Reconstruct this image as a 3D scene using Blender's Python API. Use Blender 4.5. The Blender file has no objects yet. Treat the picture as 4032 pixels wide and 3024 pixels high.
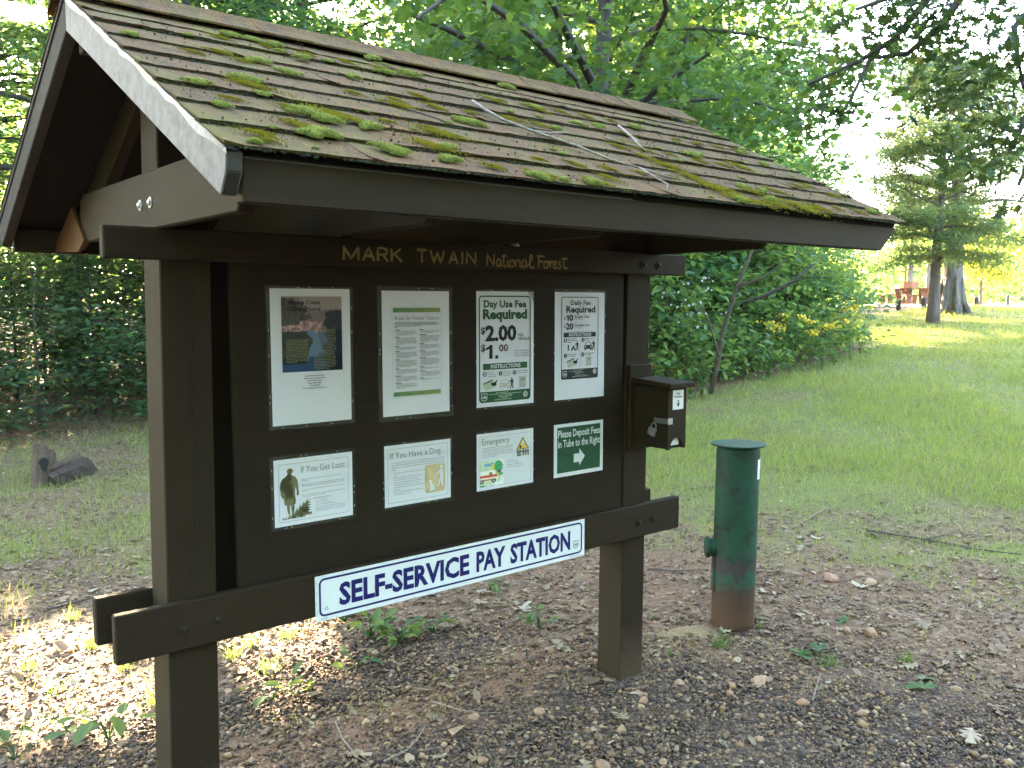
import bpy, bmesh, math, random
import numpy as np
from mathutils import Vector, Matrix

# ------------------------------------------------------------------ camera, sky, sun, exposure
SC = bpy.context.scene
COL = SC.collection
RAD = math.radians
CAM_POS = np.array([-1.17844, -2.59498, 1.62])
YAW, PITCH, FPX = RAD(39.696), RAD(5.226), 3477.5
_cy, _sy, _cp, _sp = math.cos(YAW), math.sin(YAW), math.cos(PITCH), math.sin(PITCH)
C_F = np.array([_sy * _cp, _cy * _cp, -_sp]); C_R = np.array([_cy, -_sy, 0.]); C_U = np.cross(C_R, C_F)

cam = bpy.data.cameras.new('camera')
cam.sensor_width = 36.0
cam.lens = FPX / 4032 * 36.0
cam.clip_start, cam.clip_end = 0.05, 2000
camo = bpy.data.objects.new('camera', cam)
COL.objects.link(camo)
camo.location = CAM_POS
m3 = Matrix((C_R, C_U, -C_F)).transposed()
camo.rotation_euler = m3.to_euler()
SC.camera = camo

SUN_EL, SUN_AZ = RAD(15.6), RAD(11.1)          # azimuth from +Y towards +X
SUN = np.array([math.sin(SUN_AZ) * math.cos(SUN_EL), math.cos(SUN_AZ) * math.cos(SUN_EL), math.sin(SUN_EL)])
w = bpy.data.worlds.new('World'); SC.world = w; w.use_nodes = True
nt = w.node_tree
sky = nt.nodes.new('ShaderNodeTexSky'); sky.sky_type = 'NISHITA'; sky.sun_disc = False
sky.sun_elevation = SUN_EL; sky.sun_rotation = SUN_AZ
sky.dust_density = 4.0; sky.air_density = 1.0; sky.ozone_density = 1.0
bg = nt.nodes['Background']; bg.inputs[1].default_value = 0.09
nt.links.new(sky.outputs[0], bg.inputs[0])
sun = bpy.data.lights.new('sun', 'SUN'); sun.energy = 5.0; sun.angle = RAD(0.5); sun.color = (1.0, 0.77, 0.49)
suno = bpy.data.objects.new('sun', sun); COL.objects.link(suno)
suno.rotation_euler = Vector(SUN).to_track_quat('Z', 'Y').to_euler()
SC.view_settings.view_transform = 'Standard'; SC.view_settings.look = 'None'
SC.view_settings.gamma = 1; SC.view_settings.use_curve_mapping = False
SC.view_settings.exposure = 5.55
SC.render.engine = 'CYCLES'
SC.cycles.use_denoising = True
SC.cycles.max_bounces = 8; SC.cycles.diffuse_bounces = 4; SC.cycles.glossy_bounces = 3
SC.cycles.transmission_bounces = 6; SC.cycles.transparent_max_bounces = 8
SC.cycles.caustics_reflective = False; SC.cycles.caustics_refractive = False
SC.cycles.sample_clamp_indirect = 6.0

# ------------------------------------------------------------------ layout helpers
def ray(px, py):                                  # px in a 2212 wide picture
    x = (px * 1.8228 - 2016) / FPX; y = -(py * 1.8228 - 1512) / FPX
    return C_F + C_R * x + C_U * y
def on_y(px, py, Y):
    d = ray(px, py); t = (Y - CAM_POS[1]) / d[1]; return CAM_POS + d * t
def gz(x, y):                                     # height of the ground
    x = np.asarray(x, float); y = np.asarray(y, float)
    u = (x + 1.18) * .85 + (y + 2.6) * .53
    t = u - 4.2
    s = np.where(t > 0, t * t / (np.abs(t) + 1.5), 0)
    s = np.where(s > 18.5, 18.5 + 4 * (1 - np.exp(-np.maximum(s - 18.5, 0) / 4.)), s)
    h = -.04 + .072 * s
    d = np.hypot(x - .7, y)
    h = h + (.012 * np.sin(x * 2.1 + 1.3) * np.sin(y * 1.7 + .4) + .008 * np.sin(x * 5.3) * np.sin(y * 4.7 + 1)) * np.clip((d) / 2.5, .3, 1)
    h = h + .05 * np.sin(x * .45 + .6) * np.sin(y * .5 + .2) * np.clip((d - 4) / 8, 0, 1)
    return h
def gpt(px, py):                                  # the ground point seen at a pixel
    d = ray(px, py); d = d / np.linalg.norm(d[:2])
    for t in np.concatenate([np.arange(1, 40, .02), np.arange(40, 300, .5)]):
        q = CAM_POS + d * t
        if q[2] < gz(q[0], q[1]): return np.array([q[0], q[1], float(gz(q[0], q[1]))])
    return CAM_POS + d * 100
def hash2(ix, iy, k):
    h = np.sin(ix * 127.1 + iy * 311.7 + k * 74.7) * 43758.5453
    return h - np.floor(h)
def vnoise(x, y, k=0):
    ix, iy = np.floor(x), np.floor(y); fx, fy = x - ix, y - iy
    fx = fx * fx * (3 - 2 * fx); fy = fy * fy * (3 - 2 * fy)
    a = hash2(ix, iy, k); b = hash2(ix + 1, iy, k); c = hash2(ix, iy + 1, k); d = hash2(ix + 1, iy + 1, k)
    return (a * (1 - fx) + b * fx) * (1 - fy) + (c * (1 - fx) + d * fx) * fy
def fbm(x, y, k=0):
    return (vnoise(x, y, k) * .5 + vnoise(x * 2.1, y * 2.1, k + 1) * .28 + vnoise(x * 4.3, y * 4.3, k + 2) * .14 + vnoise(x * 9, y * 9, k + 3) * .08)
def sst(a, b, x):
    t = np.clip((x - a) / (b - a), 0, 1); return t * t * (3 - 2 * t)
def in_woods(x, y):                               # shady wood floor, left and right
    return np.maximum(sst(7.4, 8.8, y - .12 * np.minimum(x, 6)) , sst(-.2, .5, (y - 4.55) - .12 * (x - 7.3)) * sst(6.2, 7.0, x) * (1 - sst(14.0, 15.5, x - .5 * (y - 6))))
def masks(x, y):                                  # grass, gravel, dirt cover at a place
    x = np.asarray(x, float); y = np.asarray(y, float)
    n = fbm(x * .9, y * .9, 3) - .5; n2 = fbm(x * 3.1, y * 3.1, 9) - .5
    n3 = fbm(x * 2.3 + 5, y * 2.3, 33) - .5
    g = np.maximum(sst(2.4, 6.6, x + .25 * y + 3.4 * n + 2.6 * n3), .9 * sst(1.7, 4.6, y + 2.6 * n + 1.9 * n3))
    g = np.maximum(g, sst(2.6, 4.2, x - 1.2) * sst(.2, 1.2, y) * .5)
    g = g * (1 - .93 * in_woods(x, y)) * (1 - .5 * (1 - sst(2.5, 4.5, x)) * sst(.3, .7, fbm(x * 1.3 + 7, y * 1.3, 15) + .25))
    g = g * (1 - .6 * sst(.52, .66, fbm(x * .75 + 3, y * .75 + 8, 41)) * (1 - sst(8, 13, x)))
    gr = np.maximum(1 - sst(-.05, .5, y + .9 * n + .35 * n2 - .06 * np.maximum(x - 1.6, 0)), (1 - sst(.6, 1.2, y + 1.1 * n)) * sst(.35, .6, y + .3 * n) * (1 - sst(1.1, 2.2, x)))
    gr = gr * (1 - .85 * sst(1.5, 2.9, x + 1.3 * n + .9 * n2 + .5 * y))
    di = np.exp(-((y - .33 + .1 * np.sin(x * 2) + .25 * n) / .2) ** 2) * sst(-.9, -.2, x) * (1 - sst(1.3, 2.0, x + n))
    di = np.maximum(di, .7 * np.exp(-((x - 3.2) ** 2 / 1.6 + (y - .6) ** 2 / 1.1)) * (n2 > -.05))
    return np.clip(g, 0, 1), np.clip(gr, 0, 1), np.clip(di, 0, 1)

# ------------------------------------------------------------------ object helpers
def tag(o, label=None, cat=None, group=None, kind=None):
    if label: o['label'] = label
    if cat: o['category'] = cat
    if group: o['group'] = group
    if kind: o['kind'] = kind
    return o
def thing(name, label, cat, loc=(0, 0, 0), group=None, rz=0):
    o = bpy.data.objects.new(name, None); COL.objects.link(o)
    o.location = loc; o.rotation_euler = (0, 0, rz); o.empty_display_size = .1
    return tag(o, label, cat, group)
class MB:
    def __init__(s): s.v = []; s.f = []
    def add(s, vs, fs):
        n = len(s.v); s.v += [tuple(map(float, p)) for p in vs]; s.f += [tuple(i + n for i in f) for f in fs]; return s
    def box(s, x0, x1, y0, y1, z0, z1, shear=None):
        vs = [(x, y, z) for z in (z0, z1) for y in (y0, y1) for x in (x0, x1)]
        if shear: vs = [shear(*p) for p in vs]
        return s.add(vs, [(0, 2, 3, 1), (4, 5, 7, 6), (0, 1, 5, 4), (2, 6, 7, 3), (0, 4, 6, 2), (1, 3, 7, 5)])
    def prism(s, poly, axis, a, b):               # extrude a 2D polygon along an axis; poly gives the other two coordinates in order
        def P(p, t):
            return (t, p[0], p[1]) if axis == 0 else ((p[0], t, p[1]) if axis == 1 else (p[0], p[1], t))
        n = len(poly); vs = [P(p, a) for p in poly] + [P(p, b) for p in poly]
        fs = [tuple(range(n))[::-1], tuple(range(n, 2 * n))] + [(i, (i + 1) % n, n + (i + 1) % n, n + i) for i in range(n)]
        return s.add(vs, fs)
    def tube(s, pts, rad, sides=6, cap=True):
        pts = [np.array(p, float) for p in pts]; n = len(pts)
        rad = rad if hasattr(rad, '__len__') else [rad] * n
        base = len(s.v)
        ref = np.array([.31, .2, .93])
        for i, p in enumerate(pts):
            d = pts[min(i + 1, n - 1)] - pts[max(i - 1, 0)]; d = d / (np.linalg.norm(d) + 1e-9)
            a = np.cross(d, ref); 
            if np.linalg.norm(a) < .05: a = np.cross(d, [1, 0, 0])
            a /= np.linalg.norm(a); b = np.cross(d, a)
            for k in range(sides):
                t = 2 * math.pi * k / sides
                s.v.append(tuple(p + rad[i] * (a * math.cos(t) + b * math.sin(t))))
        for i in range(n - 1):
            for k in range(sides):
                k2 = (k + 1) % sides
                s.f.append((base + i * sides + k, base + i * sides + k2, base + (i + 1) * sides + k2, base + (i + 1) * sides + k))
        if cap:
            s.f.append(tuple(base + k for k in range(sides))[::-1]); s.f.append(tuple(base + (n - 1) * sides + k for k in range(sides)))
        return s
    def lathe(s, prof, c=(0, 0, 0), sides=24, shear=None):
        base = len(s.v)
        for r, z in prof:
            for k in range(sides):
                t = 2 * math.pi * k / sides
                p = (c[0] + r * math.cos(t), c[1] + r * math.sin(t), c[2] + z)
                s.v.append(shear(*p) if shear else p)
        n = len(prof)
        for i in range(n - 1):
            for k in range(sides):
                k2 = (k + 1) % sides
                s.f.append((base + i * sides + k, base + i * sides + k2, base + (i + 1) * sides + k2, base + (i + 1) * sides + k))
        s.f.append(tuple(base + k for k in range(sides))[::-1]); s.f.append(tuple(base + (n - 1) * sides + k for k in range(sides)))
        return s
    def mesh(s, name, mat=None, bevel=0, smooth=False):
        me = bpy.data.meshes.new(name); me.from_pydata(s.v, [], s.f)
        bm = bmesh.new(); bm.from_mesh(me); bmesh.ops.recalc_face_normals(bm, faces=bm.faces)
        if bevel: bmesh.ops.bevel(bm, geom=list(bm.edges), offset=bevel, segments=1, affect='EDGES', clamp_overlap=True)
        bm.to_mesh(me); bm.free()
        if mat: me.materials.append(mat)
        if smooth: me.polygons.foreach_set('use_smooth', [True] * len(me.polygons))
        me.update(); return me
def link(name, me, parent=None, loc=None):
    o = bpy.data.objects.new(name, me); COL.objects.link(o)
    if parent: o.parent = parent
    if loc is not None: o.location = loc
    return o
def obj(name, mb, mat, parent=None, bevel=0, smooth=False, loc=None):
    return link(name, mb.mesh(name, mat, bevel, smooth), parent, loc)
def np_mesh(name, V, F, mat, rnd=None, smooth=False):
    V = np.ascontiguousarray(V, np.float32); F = np.ascontiguousarray(F, np.int32)
    me = bpy.data.meshes.new(name)
    k = F.shape[1]
    me.vertices.add(len(V)); me.vertices.foreach_set('co', V.ravel())
    me.loops.add(F.size); me.loops.foreach_set('vertex_index', F.ravel())
    me.polygons.add(len(F)); me.polygons.foreach_set('loop_start', np.arange(0, F.size, k, dtype=np.int32))
    me.polygons.foreach_set('loop_total', np.full(len(F), k, np.int32))
    if smooth: me.polygons.foreach_set('use_smooth', np.ones(len(F), bool))
    if rnd is not None:
        a = me.attributes.new('rnd', 'FLOAT', 'POINT'); a.data.foreach_set('value', np.ascontiguousarray(rnd, np.float32))
    me.materials.append(mat); me.update(calc_edges=True); me.validate(); return me
def rotmats(rng, n, tilt, yaw=None):
    yaw = rng.uniform(0, 2 * np.pi, n) if yaw is None else yaw
    t = rng.normal(0, tilt, n); r = rng.normal(0, tilt, n)
    cy, sy, ct, st, cr, sr = np.cos(yaw), np.sin(yaw), np.cos(t), np.sin(t), np.cos(r), np.sin(r)
    Z = np.zeros(n); O = np.ones(n)
    Rz = np.stack([np.stack([cy, -sy, Z], -1), np.stack([sy, cy, Z], -1), np.stack([Z, Z, O], -1)], -2)
    Ry = np.stack([np.stack([ct, Z, st], -1), np.stack([Z, O, Z], -1), np.stack([-st, Z, ct], -1)], -2)
    Rx = np.stack([np.stack([O, Z, Z], -1), np.stack([Z, cr, -sr], -1), np.stack([Z, sr, cr], -1)], -2)
    return Rz @ Ry @ Rx
def scatter(P, size, T, TF, Rm, rng, rv=None):    # template T copied to the points P: numpy vertices, faces and a random value per copy
    n = len(P); k = len(T)
    V = np.einsum('nij,kj->nki', Rm, T) * np.asarray(size).reshape(n, 1, -1) + P[:, None, :]
    F = (np.arange(n)[:, None, None] * k + TF[None]).reshape(-1, TF.shape[1])
    rv = rng.random(n) if rv is None else rv
    return V.reshape(-1, 3), F, np.repeat(rv, k)

# ------------------------------------------------------------------ materials
def mat_new(name):
    m = bpy.data.materials.new(name); m.use_nodes = True
    return m, m.node_tree, m.node_tree.nodes['Principled BSDF']
def node(t, typ, **kw):
    n = t.nodes.new(typ)
    for k, v in kw.items(): setattr(n, k, v)
    return n
def ramp(t, fac, stops):
    r = t.nodes.new('ShaderNodeValToRGB'); e = r.color_ramp.elements
    while len(e) < len(stops): e.new(.5)
    for i, (p, c) in enumerate(stops): e[i].position = p; e[i].color = (*c, 1) if len(c) == 3 else c
    t.links.new(fac, r.inputs[0]); return r.outputs[0]
def noise(t, vec, scale, detail=4, rough=.55, dist=0):
    n = t.nodes.new('ShaderNodeTexNoise'); n.inputs['Scale'].default_value = scale; n.inputs['Detail'].default_value = detail
    n.inputs['Roughness'].default_value = rough; n.inputs['Distortion'].default_value = dist
    if vec is not None: t.links.new(vec, n.inputs['Vector'])
    return n.outputs[0]
def mapping(t, vec, scale):
    m = t.nodes.new('ShaderNodeMapping'); m.inputs['Scale'].default_value = scale; t.links.new(vec, m.inputs['Vector']); return m.outputs[0]
def mixc(t, fac, a, b, typ='MIX'):
    m = t.nodes.new('ShaderNodeMix'); m.data_type = 'RGBA'; m.blend_type = typ
    for s, v in ((m.inputs[0], fac), (m.inputs[6], a), (m.inputs[7], b)):
        if hasattr(v, 'links'): t.links.new(v, s)
        elif isinstance(v, (int, float)): s.default_value = v
        else: s.default_value = (*v, 1)
    return m.outputs[2]
def math_(t, op, a, b=0.5):
    m = t.nodes.new('ShaderNodeMath'); m.operation = op
    for s, v in ((m.inputs[0], a), (m.inputs[1], b)):
        if hasattr(v, 'links'): t.links.new(v, s)
        else: s.default_value = v
    return m.outputs[0]
def bump(t, p, h, strength=.3, dist=.002):
    b = t.nodes.new('ShaderNodeBump'); b.inputs['Strength'].default_value = strength; b.inputs['Distance'].default_value = dist
    t.links.new(h, b.inputs['Height']); t.links.new(b.outputs[0], p.inputs['Normal'])
def geo_pos(t): return t.nodes.new('ShaderNodeNewGeometry').outputs['Position']
def flat(name, c, rough=.6, metal=0, spec=.5):
    m, t, p = mat_new(name); p.inputs['Base Color'].default_value = (*c, 1); p.inputs['Roughness'].default_value = rough
    p.inputs['Metallic'].default_value = metal; p.inputs['Specular IOR Level'].default_value = spec; return m
def wood_paint(name, c, axis, rough=.6, wear=.25, wearc=(.10, .09, .08), leftc=None):
    m, t, p = mat_new(name); pos = geo_pos(t)
    sc = [55, 55, 55]; sc[axis] = 2.2
    g = noise(t, mapping(t, pos, sc), 1.0, 6, .6, .6)
    big = noise(t, pos, 3.0, 5, .6)
    fine = noise(t, pos, 160, 3, .6)
    c0 = mixc(t, math_(t, 'ADD', math_(t, 'MULTIPLY', big, .5), math_(t, 'MULTIPLY', g, .5)), tuple(x * .45 for x in c), tuple(x * 1.55 for x in c))
    chips = ramp(t, noise(t, mapping(t, pos, [s * .35 for s in sc]), 1.0, 8, .75), [(.66, (0, 0, 0)), (.74, (1, 1, 1))])
    c1 = mixc(t, math_(t, 'MULTIPLY', chips, wear), c0, wearc)
    sz_ = t.nodes.new('ShaderNodeSeparateXYZ'); t.links.new(pos, sz_.inputs[0])      # soil splashed on the feet
    sp_ = ramp(t, math_(t, 'ADD', sz_.outputs[2], math_(t, 'MULTIPLY', math_(t, 'SUBTRACT', noise(t, pos, 22, 5, .7), .5), .35)), [(.0, (1, 1, 1)), (.22, (0, 0, 0))])
    c1 = mixc(t, math_(t, 'MULTIPLY', sp_, .45), c1, (.11, .075, .052))
    if leftc:                                      # paler brown on faces turned to the left
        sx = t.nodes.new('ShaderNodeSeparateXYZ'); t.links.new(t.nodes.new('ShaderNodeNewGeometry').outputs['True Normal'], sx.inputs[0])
        c1 = mixc(t, ramp(t, math_(t, 'MULTIPLY', sx.outputs[0], -1.0), [(.6, (0, 0, 0)), (.8, (1, 1, 1))]), c1, mixc(t, big, tuple(x * .8 for x in leftc), tuple(x * 1.25 for x in leftc)))
    t.links.new(c1, p.inputs['Base Color']); p.inputs['Roughness'].default_value = rough
    p.inputs['Specular IOR Level'].default_value = .07
    h = math_(t, 'ADD', math_(t, 'MULTIPLY', g, 1.0), math_(t, 'MULTIPLY', fine, .35))
    bump(t, p, h, .35, .003)
    return m
BROWN = (.0250, .0175, .0112)
M = {}
M['wood_x'] = wood_paint('brown painted timber x', BROWN, 0, leftc=(.036, .0275, .0170))
M['wood_y'] = wood_paint('brown painted timber y', BROWN, 1, leftc=(.036, .0275, .0170))
M['wood_z'] = wood_paint('brown painted timber z', BROWN, 2, leftc=(.036, .0275, .0170))
M['tail'] = wood_paint('orange brown rafter tail', (.085, .042, .018), 1)  # one orange brown tone for the rear rafter tail
M['board'] = wood_paint('brown painted board', (.0195, .0143, .0098), 0, .65, .12)
M['soffit'] = wood_paint('dark brown painted roof deck', (.0085, .0068, .0055), 0, .8, .1)
M['bolt'] = flat('galvanised bolt', (.42, .42, .43), .42, .8)
M['bolt_p'] = flat('painted bolt', BROWN, .6, 0, .12)
M['staple'] = flat('staple wire', (.40, .40, .39), .4, .8)
M['paper'] = flat('white paper', (.60, .615, .73), .75, 0, .25)
M['ink'] = flat('black ink', (.016, .016, .019), .7, 0, .2)
M['ink_grey'] = flat('grey small print', (.27, .27, .29), .8, 0, .2)
M['ink_mid'] = flat('grey title print', (.10, .10, .115), .8, 0, .2)
M['ink_green'] = flat('dark green ink', (.022, .082, .042), .7, 0, .2)
M['ink_slate'] = flat('slate print', (.022, .032, .034), .7, 0, .2)
M['ink_dgreen'] = flat('deposit sign green', (.010, .062, .036), .55, 0, .3)
M['ink_blue'] = flat('navy blue sign paint', (.007, .009, .11), .45, 0, .3)
M['ink_yellow'] = flat('yellow ink', (.75, .50, .06), .7, 0, .2)
M['ink_red'] = flat('red ink', (.55, .09, .05), .7, 0, .2)
M['ink_pale'] = flat('pale grey print', (.42, .43, .44), .8, 0, .2)
M['ink_olive'] = flat('olive print on the photograph', (.19, .19, .12), .8, 0, .2)
M['ink_palegreen'] = flat('pale green print', (.38, .47, .37), .8, 0, .2)
M['sign_white'] = flat('white sign plastic', (.66, .68, .74), .45, 0, .3)
M['route'] = wood_paint('mustard painted routed letters', (.25, .18, .075), 0, .7, .6, (.11, .08, .035))
M['hole'] = flat('dark opening', (.008, .008, .008), .9)
def mk_vcol(name, rough=.75):
    m, t, p = mat_new(name); a = node(t, 'ShaderNodeAttribute', attribute_name='col')
    t.links.new(a.outputs['Color'], p.inputs['Base Color']); p.inputs['Roughness'].default_value = rough
    p.inputs['Specular IOR Level'].default_value = .2; return m
M['print'] = mk_vcol('colour print')
def mk_laminate():
    m, t, p = mat_new('laminating film')
    p.inputs['Base Color'].default_value = (.085, .08, .075, 1); p.inputs['Roughness'].default_value = .25; p.inputs['Specular IOR Level'].default_value = .4
    n = noise(t, geo_pos(t), 38, 3, .5); bump(t, p, n, .25, .004)
    tr = t.nodes.new('ShaderNodeBsdfTransparent'); mx = t.nodes.new('ShaderNodeMixShader'); mx.inputs[0].default_value = .42
    t.links.new(tr.outputs[0], mx.inputs[1]); t.links.new(p.outputs[0], mx.inputs[2]); t.links.new(mx.outputs[0], t.nodes['Material Output'].inputs[0]); return m
M['laminate'] = mk_laminate()
def mk_rake():
    m, t, p = mat_new('weathered grey white rake paint'); pos = geo_pos(t)
    n = noise(t, pos, 26, 8, .7); b = noise(t, pos, 7, 4, .6)
    c = ramp(t, n, [(.25, (.014, .014, .015)), (.40, (.050, .050, .054)), (.58, (.095, .096, .104)), (.8, (.062, .063, .069))])
    k = ramp(t, b, [(.60, (0, 0, 0)), (.72, (1, 1, 1))])
    sx = t.nodes.new('ShaderNodeSeparateXYZ'); t.links.new(t.nodes.new('ShaderNodeNewGeometry').outputs['True Normal'], sx.inputs[0])
    c = mixc(t, math_(t, 'MULTIPLY', k, .7), c, (.03, .029, .029))
    c = mixc(t, ramp(t, math_(t, 'MULTIPLY', sx.outputs[1], -1.0), [(.6, (0, 0, 0)), (.75, (1, 1, 1))]), c, (.016, .012, .009))   # faces turned to the front are dark brown
    t.links.new(c, p.inputs['Base Color']); p.inputs['Roughness'].default_value = .55
    bump(t, p, n, .4, .003); return m
M['rake'] = mk_rake()
M['rake_grey'] = wood_paint('grey weathered rear rake', (.045, .040, .035), 1, .7, .5, (.10, .097, .093))
def mk_flash():
    m, t, p = mat_new('crinkled aluminium flashing'); n = noise(t, geo_pos(t), 45, 4, .6)
    p.inputs['Base Color'].default_value = (.17, .17, .185, 1); p.inputs['Metallic'].default_value = .3; p.inputs['Roughness'].default_value = .38
    bump(t, p, n, .6, .006); return m
M['flash'] = mk_flash()
def mk_shingle():
    m, t, p = mat_new('brown asphalt shingle'); pos = geo_pos(t)
    oi = t.nodes.new('ShaderNodeObjectInfo')
    gr = t.nodes.new('ShaderNodeTexVoronoi'); gr.inputs['Scale'].default_value = 420; t.links.new(pos, gr.inputs['Vector'])
    base = ramp(t, gr.outputs['Color'], [(.1, (.024, .0125, .0022)), (.5, (.064, .0345, .0062)), (.9, (.135, .077, .017))])
    big = noise(t, pos, 2.2, 5, .6)
    base = mixc(t, .55, base, ramp(t, big, [(.3, (.55, .53, .48)), (.7, (1.2, 1.1, .95))]), 'MULTIPLY')
    mot = noise(t, pos, 17, 7, .72)                  # weathering: worn granules and lichen film
    base = mixc(t, .85, base, ramp(t, mot, [(.34, (.42, .40, .36)), (.5, (.95, .92, .85)), (.66, (1.35, 1.18, .92))]), 'MULTIPLY')
    base = mixc(t, math_(t, 'MULTIPLY', oi.outputs['Random'], .18), base, mixc(t, .5, base, (.055, .042, .034)))
    st = noise(t, mapping(t, pos, (7, 2.6, 2.6)), 1, 6, .62, .3)
    green = ramp(t, st, [(.50, (0, 0, 0)), (.66, (1, 1, 1))])
    base = mixc(t, math_(t, 'MULTIPLY', green, .75), base, (.072, .066, .008))
    sp = ramp(t, noise(t, pos, 60, 4, .6), [(.60, (0, 0, 0)), (.68, (1, 1, 1))])
    base = mixc(t, math_(t, 'MULTIPLY', sp, .8), base, (.022, .022, .012))
    t.links.new(base, p.inputs['Base Color']); p.inputs['Roughness'].default_value = .92; p.inputs['Specular IOR Level'].default_value = .25
    h = math_(t, 'ADD', gr.outputs['Distance'], noise(t, pos, 90, 3)); bump(t, p, h, .55, .002); return m
M['shingle'] = mk_shingle()
def leafy(name, stops, trans, tmix=.42, rough=.55, spec=.25, attr='rnd'):
    m, t, p = mat_new(name)
    a = node(t, 'ShaderNodeAttribute', attribute_name=attr)
    c = ramp(t, a.outputs['Fac'], stops)
    p.inputs['Roughness'].default_value = rough; p.inputs['Specular IOR Level'].default_value = spec
    t.links.new(c, p.inputs['Base Color'])
    tl = t.nodes.new('ShaderNodeBsdfTranslucent')
    t.links.new(mixc(t, 1.0, c, trans, 'MULTIPLY'), tl.inputs[0])
    mx = t.nodes.new('ShaderNodeMixShader'); mx.inputs[0].default_value = tmix
    t.links.new(p.outputs[0], mx.inputs[1]); t.links.new(tl.outputs[0], mx.inputs[2]); t.links.new(mx.outputs[0], t.nodes['Material Output'].inputs[0]); return m
TR = (3.0, 2.5, 1.3)
M['leaf_wood'] = leafy('understory leaf', [(0, (.032, .080, .046)), (.5, (.048, .115, .058)), (.85, (.068, .14, .054)), (1, (.11, .15, .04))], TR)
M['leaf_right'] = leafy('bright hardwood leaf', [(0, (.048, .105, .042)), (.45, (.075, .145, .052)), (.8, (.105, .18, .058)), (1, (.16, .21, .05))], TR)
M['leaf_bright'] = leafy('light green leaf', [(0, (.07, .14, .045)), (.5, (.11, .19, .055)), (1, (.18, .23, .06))], TR)
M['leaf_maple'] = leafy('maple leaf', [(0, (.030, .072, .020)), (.6, (.050, .105, .026)), (1, (.09, .14, .03))], (2.4, 2.0, 1.1))
M['leaf_oak'] = leafy('oak leaf', [(0, (.024, .046, .016)), (.6, (.038, .068, .021)), (1, (.08, .095, .024))], (2.2, 1.9, 1.1))
M['leaf_cedar'] = leafy('cedar spray', [(0, (.075, .125, .060)), (.6, (.11, .17, .078)), (1, (.20, .175, .07))], (2.2, 2.0, 1.1), .5)
M['leaf_sunny'] = leafy('yellow green leaf', [(0, (.10, .16, .03)), (1, (.2, .23, .05))], TR)
M['weed'] = leafy('weed leaf', [(0, (.055, .115, .045)), (1, (.12, .18, .05))], TR, .35)
M['grass'] = leafy('lawn grass blade', [(0, (.13, .17, .044)), (.5, (.195, .245, .064)), (.85, (.26, .27, .095)), (1, (.36, .30, .15))], (2.2, 2.0, 1.1), .35)
M['moss'] = leafy('bright moss cushion', [(0, (.09, .105, .02)), (.5, (.20, .23, .06)), (1, (.34, .37, .15))], (1.5, 1.5, .8), .2, .9, .1)
M['moss_mat'] = leafy('yellow green moss mat', [(0, (.09, .083, .007)), (.5, (.17, .16, .014)), (1, (.25, .22, .03))], (1.5, 1.4, .7), .15, .95, .1)
M['moss_dark'] = leafy('dark moss', [(0, (.012, .013, .006)), (.7, (.022, .024, .010)), (1, (.07, .075, .018))], (1.3, 1.3, .8), .1, .95, .1)
M['dead'] = leafy('dead leaf', [(0, (.095, .058, .036)), (.4, (.175, .122, .078)), (.75, (.26, .20, .13)), (1, (.38, .33, .24))], (1.4, 1.1, .8), .15, .8, .2)
M['dead_pale'] = leafy('pale dead oak leaf', [(0, (.20, .145, .085)), (1, (.33, .265, .18))], (1.2, 1.1, .9), .12, .7, .25)
M['gravel'] = leafy('mixed gravel', [(0, (.040, .030, .025)), (.42, (.098, .071, .056)), (.62, (.19, .118, .068)), (.9, (.30, .195, .108)), (1, (.36, .27, .17))], (1, 1, 1), 0.0, .85, .3)
M['flower_y'] = leafy('goldenrod flower', [(0, (.55, .40, .03)), (1, (.75, .6, .08))], (1.3, 1.2, .8), .3)
M['flower_w'] = leafy('white aster flower', [(0, (.6, .6, .62)), (1, (.8, .8, .8))], (1, 1, 1), .3)
def mk_bark(name, c1, c2, sc=(9, 9, 2)):
    m, t, p = mat_new(name); pos = geo_pos(t)
    n = noise(t, mapping(t, pos, sc), 1.6, 7, .65, .8)
    t.links.new(ramp(t, n, [(.3, c1), (.7, c2)]), p.inputs['Base Color']); p.inputs['Roughness'].default_value = .9
    bump(t, p, n, .8, .03); return m
M['bark_dark'] = mk_bark('dark bark', (.022, .018, .016), (.065, .055, .048))
M['bark_grey'] = mk_bark('grey oak bark', (.065, .055, .048), (.20, .175, .155))
M['bark_red'] = mk_bark('cedar bark', (.055, .040, .034), (.16, .12, .105), (12, 12, 1.5))
M['twig'] = mk_bark('pale bare twig', (.15, .115, .085), (.38, .32, .25), (40, 40, 40))
M['twig_dark'] = mk_bark('brown twig', (.05, .04, .033), (.15, .12, .10), (40, 40, 40))
M['log'] = mk_bark('rotting log', (.018, .012, .009), (.070, .046, .030), (14, 14, 14))
M['log_pale'] = mk_bark('weathered stump wood', (.045, .030, .020), (.135, .092, .060), (25, 25, 5))
M['post_dark'] = mk_bark('dark creosote post', (.022, .018, .022), (.06, .05, .055), (20, 20, 4))
M['table_wood'] = mk_bark('red brown table timber', (.12, .045, .022), (.27, .11, .055), (20, 20, 20))
def mk_stone(name, stops):
    m, t, p = mat_new(name); pos = geo_pos(t); oi = t.nodes.new('ShaderNodeObjectInfo')
    n = noise(t, pos, 45, 6, .65)
    c = mixc(t, .6, ramp(t, oi.outputs['Random'], stops), ramp(t, n, [(.3, (.6, .58, .55)), (.7, (1.35, 1.3, 1.25))]), 'MULTIPLY')
    t.links.new(c, p.inputs['Base Color']); p.inputs['Roughness'].default_value = .85; bump(t, p, n, .6, .006); return m
M['stone'] = mk_stone('tan chert stone', [(0, (.24, .15, .09)), (.4, (.32, .22, .13)), (.75, (.26, .15, .095)), (1, (.33, .255, .175))])
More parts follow.
